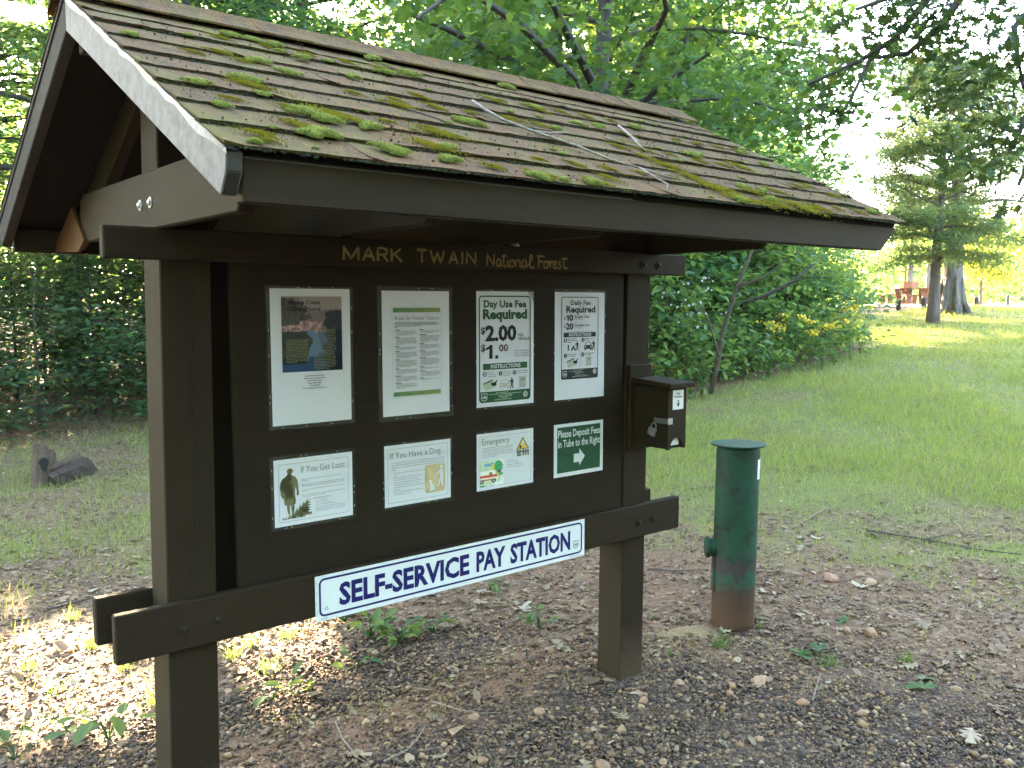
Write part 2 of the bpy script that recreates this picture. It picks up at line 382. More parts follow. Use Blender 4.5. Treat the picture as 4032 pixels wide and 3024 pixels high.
def mk_ground():
    m, t, p = mat_new('ground of dirt, gravel, litter and lawn'); pos = geo_pos(t)
    a = node(t, 'ShaderNodeAttribute', attribute_name='mask'); sp = t.nodes.new('ShaderNodeSeparateColor'); t.links.new(a.outputs['Color'], sp.inputs[0])
    n1 = noise(t, pos, 14, 7, .68); n2 = noise(t, pos, 70, 5, .7); n3 = noise(t, pos, 2.1, 5, .6); n4 = noise(t, pos, .35, 4, .6)
    vo = t.nodes.new('ShaderNodeTexVoronoi'); vo.inputs['Scale'].default_value = 75; t.links.new(pos, vo.inputs['Vector'])
    vl = t.nodes.new('ShaderNodeTexVoronoi'); vl.inputs['Scale'].default_value = 34; t.links.new(pos, vl.inputs['Vector'])
    litter = ramp(t, vl.outputs['Color'], [(.15, (.095, .058, .037)), (.45, (.18, .118, .076)), (.7, (.26, .18, .118)), (.95, (.36, .27, .185))])
    litter = mixc(t, n1, litter, (.150, .092, .055))
    gravel = ramp(t, vo.outputs['Color'], [(.2, (.046, .033, .026)), (.6, (.105, .073, .053)), (.85, (.17, .115, .07)), (1, (.26, .18, .11))])
    dirt = ramp(t, n1, [(.3, (.14, .078, .048)), (.7, (.24, .145, .092))])
    gcol = ramp(t, n2, [(.25, (.13, .155, .040)), (.55, (.19, .225, .060)), (.8, (.235, .24, .085))])
    gcol = mixc(t, ramp(t, n3, [(.36, (0, 0, 0)), (.62, (1, 1, 1))]), gcol, ramp(t, n2, [(.3, (.12, .115, .040)), (.75, (.22, .19, .09))]))
    gcol = mixc(t, ramp(t, n4, [(.35, (0, 0, 0)), (.7, (1, 1, 1))]), gcol, mixc(t, .5, gcol, (.10, .16, .035)))
    gcol = mixc(t, ramp(t, n2, [(.35, (.55, .55, .55)), (.6, (.1, .1, .1))]), gcol, (.15, .115, .055))
    def edge(v):
        return ramp(t, math_(t, 'ADD', v, math_(t, 'ADD', math_(t, 'MULTIPLY', math_(t, 'SUBTRACT', n1, .5), 1.1), math_(t, 'MULTIPLY', math_(t, 'SUBTRACT', n2, .5), .9))), [(.22, (0, 0, 0)), (.78, (1, 1, 1))])
    c = mixc(t, edge(sp.outputs[1]), litter, gravel)
    c = mixc(t, edge(sp.outputs[2]), c, dirt)
    c = mixc(t, edge(sp.outputs[0]), c, gcol)
    t.links.new(c, p.inputs['Base Color']); p.inputs['Roughness'].default_value = .95; p.inputs['Specular IOR Level'].default_value = .15
    h = math_(t, 'ADD', math_(t, 'MULTIPLY', vo.outputs['Distance'], .6), math_(t, 'ADD', n2, n1)); bump(t, p, h, .7, .02); return m
M['ground'] = mk_ground()
def mk_pipe():
    m, t, p = mat_new('green painted rusty steel pipe'); pos = geo_pos(t)
    sx = t.nodes.new('ShaderNodeSeparateXYZ'); t.links.new(pos, sx.inputs[0]); z = sx.outputs[2]
    n = noise(t, pos, 12, 7, .65); nf = noise(t, pos, 48, 6, .7); nb = noise(t, pos, 5, 4)
    green = mixc(t, ramp(t, nb, [(.35, (0, 0, 0)), (.65, (1, 1, 1))]), (.0075, .036, .020), (.017, .064, .038))
    green = mixc(t, math_(t, 'MULTIPLY', ramp(t, nf, [(.57, (0, 0, 0)), (.66, (1, 1, 1))]), .7), green, (.040, .042, .033))
    zz = math_(t, 'ADD', z, math_(t, 'MULTIPLY', math_(t, 'SUBTRACT', n, .5), .42))
    mid = ramp(t, zz, [(.0, (1, 1, 1)), (.33, (1, 1, 1)), (.345, (0, 0, 0))])
    lowfade = ramp(t, zz, [(.17, (0, 0, 0)), (.19, (1, 1, 1)), (.235, (1, 1, 1)), (.25, (0, 0, 0))])
    green = mixc(t, math_(t, 'MULTIPLY', ramp(t, n, [(.50, (0, 0, 0)), (.58, (1, 1, 1))]), .75), green, (.019, .026, .019))
    c = mixc(t, mid, green, (.045, .038, .036))
    c = mixc(t, lowfade, c, (.016, .075, .046))
    low = ramp(t, math_(t, 'ADD', z, math_(t, 'MULTIPLY', math_(t, 'SUBTRACT', n, .5), .10)), [(.02, (1, 1, 1)), (.24, (0, 0, 0))])
    low2 = ramp(t, math_(t, 'ADD', z, math_(t, 'MULTIPLY', math_(t, 'SUBTRACT', n, .5), .22)), [(.15, (1, 1, 1)), (.235, (0, 0, 0))])
    rust = mixc(t, low, (.045, .028, .021), (.078, .042, .027))
    c = mixc(t, low2, c, rust)
    t.links.new(c, p.inputs['Base Color']); p.inputs['Roughness'].default_value = .62; p.inputs['Specular IOR Level'].default_value = .2
    bump(t, p, nf, .25, .002); return m
M['pipe'] = mk_pipe()
M['galv'] = flat('zinc hasp steel', (.36, .36, .37), .38, .85)
M['lock'] = flat('padlock steel', (.55, .55, .56), .3, .9)

# ------------------------------------------------------------------ ground
def build_ground():
    rr = np.concatenate([np.arange(.04, 6.5, .05), 6.5 * (450 / 6.5) ** (np.arange(1, 95) / 94.)])
    na = 288; th = np.arange(na) * 2 * np.pi / na
    X = (.9 + rr[:, None] * np.cos(th)).ravel(); Y = (-.2 + rr[:, None] * np.sin(th)).ravel()
    Z = gz(X, Y) + np.where(np.hypot(X - .9, Y) < 8, (fbm(X * 7, Y * 7, 5) - .5) * .02, 0)
    V = np.stack([X, Y, Z], -1); n = len(rr)
    i = np.arange(n - 1)[:, None] * na; k = np.arange(na)[None]; k2 = (k + 1) % na
    F = np.stack([i + k, i + k2, i + na + k2, i + na + k], -1).reshape(-1, 4)[:, ::-1]
    V = np.vstack([V, [[.9, -.2, float(gz(.9, -.2))]]])
    me = np_mesh('ground', V, F[:, ::-1], M['ground'], smooth=True)
    g, gr, di = masks(V[:, 0], V[:, 1])
    c = me.color_attributes.new('mask', 'FLOAT_COLOR', 'POINT')
    c.data.foreach_set('color', np.stack([g, gr, di, np.ones_like(g)], -1).astype(np.float32).ravel())
    o = link('ground', me); tag(o, 'ground of gravel, red dirt and leaf litter running into a mown lawn', None, None, 'structure')
build_ground()
def build_road():
    m, t, p = mat_new('pale gravel road'); n_ = noise(t, geo_pos(t), 30, 5, .7)
    t.links.new(ramp(t, n_, [(.3, (.26, .23, .20)), (.7, (.42, .38, .34))]), p.inputs['Base Color']); p.inputs['Roughness'].default_value = .95
    d = np.array([.84, -.55]); nn = np.array([.55, .84]); o = np.array([23.2, 8.2]); V = []; nu, nv = 90, 10
    for i in range(nu):
        for j in range(nv):
            q = o + d * (-16 + 60 * i / (nu - 1)) + nn * (1.6 + 4.6 * j / (nv - 1) + .15 * math.sin(i * .9) * (j in (0, nv - 1))); V.append((q[0], q[1], float(gz(*q)) + .03))
    i = (np.arange(nu - 1)[:, None] * nv + np.arange(nv - 1)[None]).ravel(); F = np.stack([i, i + nv, i + nv + 1, i + 1], -1)
    tag(link('road', np_mesh('road', np.array(V), F, m, smooth=True)), 'pale sunlit gravel road beyond the bollards', None, None, 'structure')
build_road()

# ------------------------------------------------------------------ information kiosk
def part(name, mb, mat, parent, bevel=0, smooth=False):
    o = obj(name, mb, mat, parent, bevel, smooth)
    if parent is not None and parent.type == 'EMPTY':
        o.matrix_parent_inverse = (Matrix.Translation(parent.location) @ parent.rotation_euler.to_matrix().to_4x4()).inverted()
    return o
def put(o, parent):                                # parent an object whose mesh is in world coordinates
    o.parent = parent
    if parent.type == 'EMPTY':
        o.matrix_parent_inverse = (Matrix.Translation(parent.location) @ parent.rotation_euler.to_matrix().to_4x4()).inverted()
    return o
kiosk = thing('information_kiosk', 'brown timber notice board kiosk with a mossy shingled gable roof', 'kiosk', (.7, .07, -.04))
def lean(x, y, z): return (x + .012 * (z - 1.45), y, z)
LP, RP = (-.334, -.186), (1.611, 1.757)
RIDGE_Y, RIDGE_Z, EAVE_Y, EAVE_Z = .04, 2.462, -1.012, 1.922
TH = math.atan2(RIDGE_Z - EAVE_Z, RIDGE_Y - EAVE_Y); CT, ST = math.cos(TH), math.sin(TH)
SLOPE = math.hypot(RIDGE_Z - EAVE_Z, RIDGE_Y - EAVE_Y)
RX0, RX1 = -.535, 1.972
def roof_z(y): return RIDGE_Z - abs(y - RIDGE_Y) * math.tan(TH)
for x0, x1 in (LP, RP):
    mb = MB(); mb.box(x0, x1, 0, .14, -.25, roof_z(.0) - .06, lean)
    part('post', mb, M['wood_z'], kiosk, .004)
# the seasoning crack down the left post's face
mb = MB()
for k in range(22):
    z = .78 + k * .041; x = -.243 + .004 * math.sin(k * 1.7) - .0003 * k
    mb.box(x - .0014, x + .0012, -.0012, .003, z, z + .0405, lean)
part('post_crack', mb, M['hole'], kiosk)
part('board_panel', MB().box(-.127, 1.592, 0, .018, .66, 1.80), M['board'], kiosk, .002)
part('rear_panel', MB().box(-.18, 1.605, .118, .134, .66, 1.80), M['board'], kiosk, .002)
def bolt_at(x, y, z, parent, mat, nx=0, r=.011):
    mb = MB()
    prof = [(r * 1.7, 0), (r * 1.7, .0035), (r, .0036), (r * .98, .007), (r * .6, .010), (.0015, .0115)]
    mb.lathe(prof, sides=10)
    rot = np.array([[1, 0, 0], [0, 0, -1], [0, 1, 0]]) if not nx else np.array([[0, 0, -1], [0, 1, 0], [1, 0, 0]])
    mb.v = [tuple(rot @ np.array(v) + np.array([x, y, z])) for v in mb.v]
    return part('bolt', mb, mat, parent)
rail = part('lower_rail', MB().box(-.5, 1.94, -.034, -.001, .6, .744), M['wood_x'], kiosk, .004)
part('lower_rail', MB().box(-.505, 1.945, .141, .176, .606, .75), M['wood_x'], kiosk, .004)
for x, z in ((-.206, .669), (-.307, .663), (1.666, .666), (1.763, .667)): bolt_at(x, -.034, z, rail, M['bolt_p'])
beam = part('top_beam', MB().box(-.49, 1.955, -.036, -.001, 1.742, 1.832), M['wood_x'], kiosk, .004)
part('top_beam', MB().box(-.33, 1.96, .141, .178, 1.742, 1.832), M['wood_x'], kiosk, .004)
for x, z in ((1.674, 1.781), (1.769, 1.783)): bolt_at(x, -.036, z, beam, M['bolt_p'])
for x in (.217, .973):
    mb = MB(); mb.lathe([(.019, 0), (.018, .006), (.010, .015), (.002, .017)], (x, -.018, 1.8325), 10)
    part('bolt', mb, M['bolt'], beam)
# trusses: tie beam, two rafters each
for i, (xa, xb) in enumerate(((-.352, -.312), (.165, .203), (.80, .838), (1.745, 1.783))):
    a = -.655 if i != 3 else -.60
    poly = [(a + .045, 1.829), (.69, 1.829), (.735, 1.875), (.735, 1.965), (.70, 1.99), (-.60, 1.99), (a, 1.965), (a, 1.875)]
    poly = [(y, min(z, roof_z(y) - .075)) for y, z in poly]
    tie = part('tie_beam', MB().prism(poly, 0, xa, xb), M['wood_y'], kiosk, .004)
    if i == 0:
        bolt_at(xa, .077, 1.901, tie, M['bolt'], 1, .0095); bolt_at(xa, -.012, 1.902, tie, M['bolt'], 1, .0095)
    if i == 0: part('rafter_tail', MB().prism([(.80, 1.955), (.655, 1.835), (.734, 1.797), (1.10, 1.812)], 0, xa - .012, xa - .001), M['tail'], kiosk)
    # rafters on edge under the deck
    for s in (-1, 1):
        ye = .955 if s > 0 else .90
        d = .085
        pts = [(RIDGE_Y + s * .02, roof_z(RIDGE_Y + s * .02) - .062), (RIDGE_Y + s * ye, roof_z(RIDGE_Y + s * ye) - .062),
               (RIDGE_Y + s * (ye + .02), roof_z(RIDGE_Y + s * (ye + .02)) - .062 - d * .95), (RIDGE_Y + s * (ye - .19), roof_z(RIDGE_Y + s * (ye - .19)) - .062 - d * 1.5 if s > 0 else roof_z(RIDGE_Y + s * (ye - .19)) - .062 - d),
               (RIDGE_Y + s * .02, roof_z(RIDGE_Y + s * .02) - .062 - d)]
        off = .0405 if i != 0 else .041
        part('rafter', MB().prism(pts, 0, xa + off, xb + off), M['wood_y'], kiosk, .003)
# roof: deck > shingle, moss
mb = MB()
for s in (-1, 1):
    y0, y1 = RIDGE_Y + s * .0, RIDGE_Y + s * 1.035
    poly = [(y0, roof_z(y0) - .028), (y1, roof_z(y1) - .028), (y1, roof_z(y1) - .058), (y0, roof_z(y0) - .058)]
    mb.prism(poly, 0, RX0 + .033, RX1 - .033)
roof = part('roof', mb, M['soffit'], kiosk)
# fascia, with the ledge that catches light, front and back
for s in (-1, 1):
    yf = RIDGE_Y + s * 1.040
    ya, yb = sorted((yf, yf - s * .036))
    poly = [(RX0 + .034, 1.806), (RX1 - .125, 1.806), (RX1 - .022, 1.889), (RX0 + .034, 1.889)]
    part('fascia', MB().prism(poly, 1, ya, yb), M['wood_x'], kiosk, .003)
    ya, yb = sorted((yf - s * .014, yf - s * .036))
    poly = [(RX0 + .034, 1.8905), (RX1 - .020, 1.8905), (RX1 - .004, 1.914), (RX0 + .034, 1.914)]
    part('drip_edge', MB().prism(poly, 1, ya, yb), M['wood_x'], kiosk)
part('worn_lit_edge', MB().box(RX0 + .036, .55, RIDGE_Y - 1.0412, RIDGE_Y - 1.027, 1.8868, 1.8902), M['rake'], kiosk)  # pale worn strip; skylight on the ledge is put into its colour
# rake boards with flashing
for x0, x1, main in ((RX0 - .005, RX0 + .027, True), (RX1 - .027, RX1 + .005, False)):
    for s in (-1, 1):
        ye = (1.062 if main else .99) if s < 0 else 1.05
        poly = [(RIDGE_Y, RIDGE_Z - .022), (RIDGE_Y + s * ye, roof_z(RIDGE_Y + s * ye) - .022), (RIDGE_Y + s * (ye - .004), roof_z(RIDGE_Y + s * ye) - .060),
                (RIDGE_Y + s * (ye - .034), roof_z(RIDGE_Y + s * (ye - .034)) - .118), (RIDGE_Y, RIDGE_Z - .118)]
        rb = part('rake_board', MB().prism(poly, 0, x0, x1), M['rake'] if main and s < 0 else M['rake_grey'] if main else M['wood_y'], kiosk, .003)
        if main and s < 0: rb['label'] = 'pale weathered front rake board'
        mb = MB(); rng = random.Random(4 + s)
        xe = x0 - .004 if main else x1 + .004; xi = x0 + .02 if main else x1 - .02
        n = 26; prev = None; base = len(mb.v)
        for k in range(n + 1):
            y = RIDGE_Y + s * (ye + .004) * k / n
            z = roof_z(y) - .021; dz = rng.uniform(-.004, .004) if main and s < 0 else 0
            dx = rng.uniform(-.003, .002) if main and s < 0 else 0
            hgt = .010 + .008 * max(0, math.sin(k * .9)) if main and s < 0 else .012
            mb.v += [(xi, y, z + .002), (xe + dx, y, z + .003 + dz * .3), (xe + dx * 1.6, y, z - hgt + dz)]
        for k in range(n):
            a = base + k * 3
            mb.f += [(a, a + 1, a + 4, a + 3), (a + 1, a + 2, a + 5, a + 4)]
        part('flashing', mb, M['flash'] if main and s < 0 else M['rake_grey'], rb)
part('ridge_board', MB().box(RX0 + .03, RX1 - .03, RIDGE_Y - .018, RIDGE_Y + .018, RIDGE_Z - .17, RIDGE_Z - .062), M['wood_x'], kiosk, .003)

# shingles: tabs laid in courses, each tab a sub-part sharing one of six worn shapes
def tab_mesh(seed, w=.303, L=.155, t=.0042, n=9):
    rng = np.random.default_rng(seed); vs = []; fs = []
    e = np.cumsum(rng.normal(0, .0013, n)); e -= np.linspace(e[0], e[-1], n); lift = .001 + np.abs(rng.normal(0, .0016, n))
    for k in range(n):
        x = (k / (n - 1) - .5) * w; y0 = e[k] + rng.normal(0, .0007)
        vs += [(x, y0, t + lift[k]), (x, .035, t + lift[k] * .35), (x, L, t * .55), (x, y0 + .001, lift[k] * .6), (x, L, 0)]
    for k in range(n - 1):
        a, b = k * 5, k * 5 + 5
        fs += [(a, b, b + 1, a + 1), (a + 1, b + 1, b + 2, a + 2), (a + 3, b + 3, b, a), (a + 4, b + 4, b + 3, a + 3)]
    fs += [(0, 1, 2, 4, 3), ((n - 1) * 5 + 3, (n - 1) * 5 + 4, (n - 1) * 5 + 2, (n - 1) * 5 + 1, (n - 1) * 5)]
    mb = MB(); mb.add(vs, fs); return mb.mesh('shingle', M['shingle'])
TABS = [tab_mesh(i) for i in range(6)]
def roof_frame(s, x, v, up=0):                    # s=-1 front slope; v = distance up the slope from the eave
    y = RIDGE_Y + s * (RIDGE_Y - EAVE_Y) - s * v * CT; z = EAVE_Z - .018 + v * ST
    nrm = Vector((0, s * ST, CT)); d = Vector((0, -s * CT, ST)); xx = Vector((-s, 0, 0)) if s > 0 else Vector((1, 0, 0))
    m = Matrix((xx, d, nrm)).transposed().to_4x4(); m.translation = Vector((x, y, z)) + nrm * up
    return m
EXPO = .127
rng = random.Random(11)
ncourse = 9
for s in (-1, 1):
    for c in range(ncourse):
        v = -.012 + c * EXPO + (0 if c < ncourse - 1 else -.035)
        x = RX0 - .012 - (.1 + .05 * (c % 3)) * (c % 2) * .5
        while x < RX1 - .01:
            xa = max(x, RX0 - .012); xb = min(x + .3062, RX1 + .012)
            if xb - xa > .02:
                o = link('shingle', rng.choice(TABS), roof)
                m = roof_frame(s, (xa + xb) / 2, v + rng.uniform(-.002, .002) + .006 * math.sin(xa * 1.3 + c), .004 + .0015 * (c % 2))
                o.matrix_basis = m @ Matrix.Rotation(rng.uniform(-.004, .004), 4, 'Z') @ Matrix.Rotation(-.028, 4, 'X') @ Matrix.Diagonal(((xb - xa) / .3045, 1, 1, 1))
            x += .305
# ridge caps bent over the top
def cap_mesh(seed):
    r = np.random.default_rng(seed); vs = []; fs = []
    for j, x in enumerate((-.075, -.02, .03, .085)):
        for k, (u) in enumerate((-.125, -.06, -.018, 0, .018, .06, .125)):
            zz = -abs(u) * math.tan(TH) + (.006 if abs(u) < .02 else 0) - (.004 if u == 0 else 0)
            e = r.normal(0, .0015)
            vs.append((x + e, u * CT + r.normal(0, .001), zz + .012 + (.0015 if j == 0 else 0) + r.normal(0, .0008)))
    for j in range(3):
        for k in range(6):
            a = j * 7 + k; fs.append((a, a + 1, a + 8, a + 7))
    n = len(vs); vs += [(x, y, z - .006) for x, y, z in vs]
    fs += [tuple(i + n for i in f[::-1]) for f in fs]
    rim = [0, 1, 2, 3, 4, 5, 6, 13, 20, 27, 26, 25, 24, 23, 22, 21, 14, 7]
    fs += [(rim[i], rim[(i + 1) % 18], rim[(i + 1) % 18] + n, rim[i] + n) for i in range(18)]
    mb = MB(); mb.add(vs, fs); return mb.mesh('ridge_cap', M['shingle'])
CAPS = [cap_mesh(20 + i) for i in range(4)]
x = RX0 + .05
while x < RX1 - .02:
    o = link('ridge_cap', rng.choice(CAPS), roof)
    o.matrix_basis = Matrix.Translation((x, RIDGE_Y + rng.uniform(-.002, .002), RIDGE_Z + .002 + rng.uniform(-.001, .002))) @ Matrix.Rotation(rng.uniform(-.02, .02), 4, 'Z')
    x += .132

# moss: cushions, flat mats and the dark growth along each course
def tuft_template(kind):
    if kind == 'spike':
        T = np.array([(-.35, 0, 0), (.35, 0, 0), (0, .12, 1.0), (0, -.35, 0), (0, .35, 0), (.12, 0, .9)]); F = np.array([(0, 1, 2), (3, 4, 5)])
    else:
        T = np.array([(0, 0, 1.), (.8, 0, .1), (.2, .75, .15), (-.65, .45, .05), (-.6, -.5, .1), (.25, -.75, .1)]); F = np.array([(0, 1, 2), (0, 2, 3), (0, 3, 4), (0, 4, 5), (0, 5, 1)])
    return T, F
SPK, BLB = tuft_template('spike'), tuft_template('blob')
def clump_mesh(seed, name, L, W, H, n, mat, size, kind, lo=0.0, hi=1.0):
    r = np.random.default_rng(seed)
    a = r.uniform(0, 2 * np.pi, n); q = np.sqrt(r.random(n)) if name == 'moss_clump' else np.abs(r.normal(0, .55, n)); wob = 1 + .25 * np.sin(a * 3 + seed) + .15 * np.sin(a * 5 + 2 * seed)
    x = q * np.cos(a) * L / 2 * wob; y = q * np.sin(a) * W / 2 * wob
    z = H * np.sqrt(np.clip(1 - q ** 2, 0, 1)) * r.uniform(.75, 1.1, n)
    P = np.stack([x, y, z * .85], -1)
    T, F = SPK if kind == 'spike' else BLB
    tilt = rotmats(r, n, .45)
    rv = np.clip(lo + (hi - lo) * (.25 + .55 * z / H + r.normal(0, .16, n)), 0, 1)
    V, FF, rn = scatter(P, size * r.uniform(.7, 1.3, n), T, F, tilt, r, rv)
    # an inner dome so the cushion is solid
    dv = []; df = []
    for j in range(4):
        for k in range(10):
            t = 2 * math.pi * k / 10; w_ = 1 + .25 * math.sin(t * 3 + seed) + .15 * math.sin(t * 5 + 2 * seed); rr = math.cos(j * math.pi / 8)
            dv.append((rr * math.cos(t) * L / 2 * w_, rr * math.sin(t) * W / 2 * w_, H * .85 * math.sin(j * math.pi / 8)))
    dv.append((0, 0, H * .87))
    for j in range(3):
        for k in range(10):
            a_, b_ = j * 10 + k, j * 10 + (k + 1) % 10
            df += [(a_, b_, b_ + 10), (a_, b_ + 10, a_ + 10)]
    df += [(30 + k, 30 + (k + 1) % 10, 40) for k in range(10)]
    if name == 'moss_mat': return np_mesh(name, V, FF, mat, rn)
    nV = len(V)
    V = np.vstack([V, dv]); FF = np.vstack([FF, np.array(df) + nV]); rn = np.concatenate([rn, np.full(len(dv), lo + .15)])
    return np_mesh(name, V, FF, mat, rn)
CLUMPS = [clump_mesh(31 + i, 'moss_clump', .060, .036, .0095, 460, M['moss'], .0042, 'spike') for i in range(5)]
MATS = [clump_mesh(51 + i, 'moss_mat', .12, .07, .0036, 950, M['moss_mat'], .004, 'spike') for i in range(5)]
CL = [(-.492, .75), (-.457, .384), (-.094, .982), (-.04, .961), (-.19, .711), (-.139, .637), (-.004, .85), (-.162, .983), (.094, .727), (.331, 1.06), (.289, .875), (.389, .917), (.273, .428), (.302, .412), (.87, 1.037), (.802, .779), (-.259, .273), (-.228, .232), (-.294, .115), (-.12, .227), (-.16, .067), (-.146, .051), (.046, .144), (-.015, .048), (-.326, .103), (-.31, .481), (-.315, .373), (-.462, .231), (.689, .523), (.894, .649), (1.012, .672), (1.27, .748), (1.269, .479), (1.307, .468), (1.9, .888), (1.841, .695), (1.788, .653), (1.757, .509), (1.847, .064), (1.268, .136), (1.201, .045), (1.002, .0), (1.2, .161), (.391, -.0), (.216, 0.)]
MT = [((-.314, .443), 70), ((-.18, .284), 120), ((-.325, .161), 60), ((-.448, .058), 60), ((.107, .484), 60), ((.1, .262), 90), ((.001, .144), 80), ((.257, .637), 60), ((.804, .755), 50), ((.102, .038), 50), ((.24, .015), 60), ((.426, .015), 70), ((.507, .067), 50), ((.968, .282), 90), ((.972, .204), 80), ((.933, .333), 60), ((1.008, .117), 110), ((1.043, .032), 120), ((1.201, .008), 100), ((1.335, .0), 100), ((1.2, .122), 70), ((1.655, .265), 50), ((1.822, .212), 60), ((.955, .489), 60), ((-.284, .735), 50), ((1.45, .03), 70), ((1.38, .16), 60), ((.55, .55), 50), ((.62, .78), 45), ((1.1, .62), 50), ((1.5, .42), 60)] + [((round(-.45 + 2.3 * ((i * .6180339) % 1), 3), round(EXPO * (i % 8) + .02 + .03 * ((i * .37) % 1), 3)), 24 + 26 * ((i * .713) % 1)) for i in range(46)]
rng = random.Random(5)
for x in range(34):                                # small ones between the noted cushions
    CL.append((rng.uniform(RX0 + .05, RX1 - .1), EXPO * rng.randint(0, 8) + rng.uniform(-.02, .02)))
for i, (x, v) in enumerate(CL):
    o = link('moss_clump', CLUMPS[i % 5], roof); k = rng.uniform(.75, 1.15) if i < 45 else rng.uniform(.3, .6)
    o.matrix_basis = roof_frame(-1, x, max(v, .005), .011) @ Matrix.Rotation(rng.uniform(-.5, .5), 4, 'Z') @ Matrix.Diagonal((k * rng.uniform(.8, 1.3), k, k * rng.uniform(.8, 1.3), 1))
for i, ((x, v), ww) in enumerate(MT):
    o = link('moss_mat', MATS[i % 5], roof); k = ww / 78
    o.matrix_basis = roof_frame(-1, x, max(v, .02), .010) @ Matrix.Rotation(rng.uniform(-.9, -.2), 4, 'Z') @ Matrix.Diagonal((k * rng.uniform(.9, 1.3), k * rng.uniform(.7, 1.0), 1, 1))
def course_moss():
    r = np.random.default_rng(77); P = []; rv = []; sz = []
    for c in range(ncourse):
        v = -.012 + c * EXPO + (0 if c < ncourse - 1 else -.035)
        n = 2300
        x = r.uniform(RX0 - .01, RX1 + .01, n); dens = fbm(x * 9 + c * 13, np.full(n, c * 3.3), 4)
        keep = r.random(n) < .75 * sst(.25, .6, dens); x = x[keep]
        P += [(a, v + r.normal(-.003, .003) + .006 * math.sin(a * 1.3 + c), .004) for a in x]
        rv += list(np.clip(r.normal(.3, .25, len(x)), 0, 1)); sz += list(r.uniform(.0025, .0062, len(x)))
    n = 1000; x = r.uniform(RX0, RX1, n); v = r.uniform(0, SLOPE - .05, n)
    P += list(zip(x, v, np.full(n, .0125))); rv += list(r.uniform(0, .6, n)); sz += list(r.uniform(.002, .005, n))
    P = np.array(P); m = np.array(roof_frame(-1, 0, 0))
    W = P @ m[:3, :3].T + m[:3, 3]
    Rm = m[:3, :3][None] @ rotmats(r, len(P), .3)
    V, F, rn = scatter(W, np.array(sz), BLB[0], BLB[1], Rm, r, np.array(rv))
    o = link('moss', np_mesh('moss', V, F, M['moss_dark'], rn), roof); o['kind'] = 'stuff'
course_moss()

# routed letters on the top beam
def strokes(ch):
    S = {'M': [[(0, 0), (0, 1), (.5, .12), (1, 1), (1, 0)]], 'A': [[(0, 0), (.5, 1), (1, 0)], [(.22, .36), (.78, .36)]],
         'R': [[(0, 0), (0, 1), (.6, 1), (.92, .88), (.92, .62), (.6, .5), (0, .5)], [(.5, .5), (1, 0)]], 'K': [[(0, 0), (0, 1)], [(.9, 1), (0, .42)], [(.28, .6), (1, 0)]],
         'T': [[(0, 1), (1, 1)], [(.5, 1), (.5, 0)]], 'W': [[(0, 1), (.26, 0), (.5, .9), (.74, 0), (1, 1)]], 'I': [[(.5, 0), (.5, 1)]], 'N': [[(0, 0), (0, 1), (1, 0), (1, 1)]],
         'a': [[(.85, .5), (.45, .62), (.1, .4), (.12, .12), (.4, 0), (.7, .15), (.85, .5), (.85, .12), (1.05, .03)]], 't': [[(.4, 1), (.35, .2), (.6, 0), (1, .12)], [(0, .85), (1, .9)]],
         'i': [[(.5, .55), (.45, .1), (.8, 0), (1.1, .1)], [(.5, .75), (.52, .78)]], 'o': [[(.5, .58), (.1, .4), (.15, .08), (.5, 0), (.9, .15), (.85, .45), (.5, .58), (1.1, .5)]],
         'n': [[(.05, .55), (.08, 0), (.12, .35), (.5, .6), (.8, .45), (.82, .05), (1.1, .02)]], 'l': [[(.0, .15), (.6, .6), (.7, 1), (.45, 1.02), (.3, .6), (.4, .05), (.8, 0), (1.0, .1)]],
         'F': [[(.2, 0), (.25, 1)], [(0, 1), (1, 1)], [(.2, .55), (.8, .55)]], 'r': [[(.0, .5), (.3, .6), (.35, .05), (.4, .35), (.8, .6), (1.05, .5)]],
         'e': [[(.1, .28), (.6, .35), (.75, .5), (.45, .6), (.12, .4), (.15, .1), (.5, 0), (1.05, .15)]], 's': [[(.85, .52), (.45, .6), (.3, .42), (.8, .2), (.6, 0), (.1, .05)]]}
    return S[ch]
def catmull(pts, n=5):
    if len(pts) < 3: return pts
    P = [pts[0]] + list(pts) + [pts[-1]]; out = []
    for i in range(1, len(P) - 2):
        for k in range(n):
            t = k / n; p0, p1, p2, p3 = [np.array(P[j], float) for j in (i - 1, i, i + 1, i + 2)]
            out.append(tuple(.5 * ((2 * p1) + (-p0 + p2) * t + (2 * p0 - 5 * p1 + 4 * p2 - p3) * t * t + (-p0 + 3 * p1 - 3 * p2 + p3) * t ** 3)))
    return out + [tuple(pts[-1])]
def zpx(x, y): return ((1200 + .5877 * x) / 1.8228, (700 + .5877 * y) / 1.8228)
LET = [('M', 262, 360), ('A', 390, 465), ('R', 490, 557), ('K', 583, 650), ('T', 752, 818), ('W', 842, 935), ('A', 968, 1025), ('I', 1050, 1062), ('N', 1085, 1145),
       ('N', 1222, 1268), ('a', 1283, 1318), ('t', 1322, 1350), ('i', 1350, 1372), ('o', 1374, 1405), ('n', 1410, 1450), ('a', 1455, 1490), ('l', 1495, 1536),
       ('F', 1556, 1606), ('o', 1600, 1632), ('r', 1635, 1662), ('e', 1665, 1692), ('s', 1695, 1720), ('t', 1722, 1762)]
rng = random.Random(3)
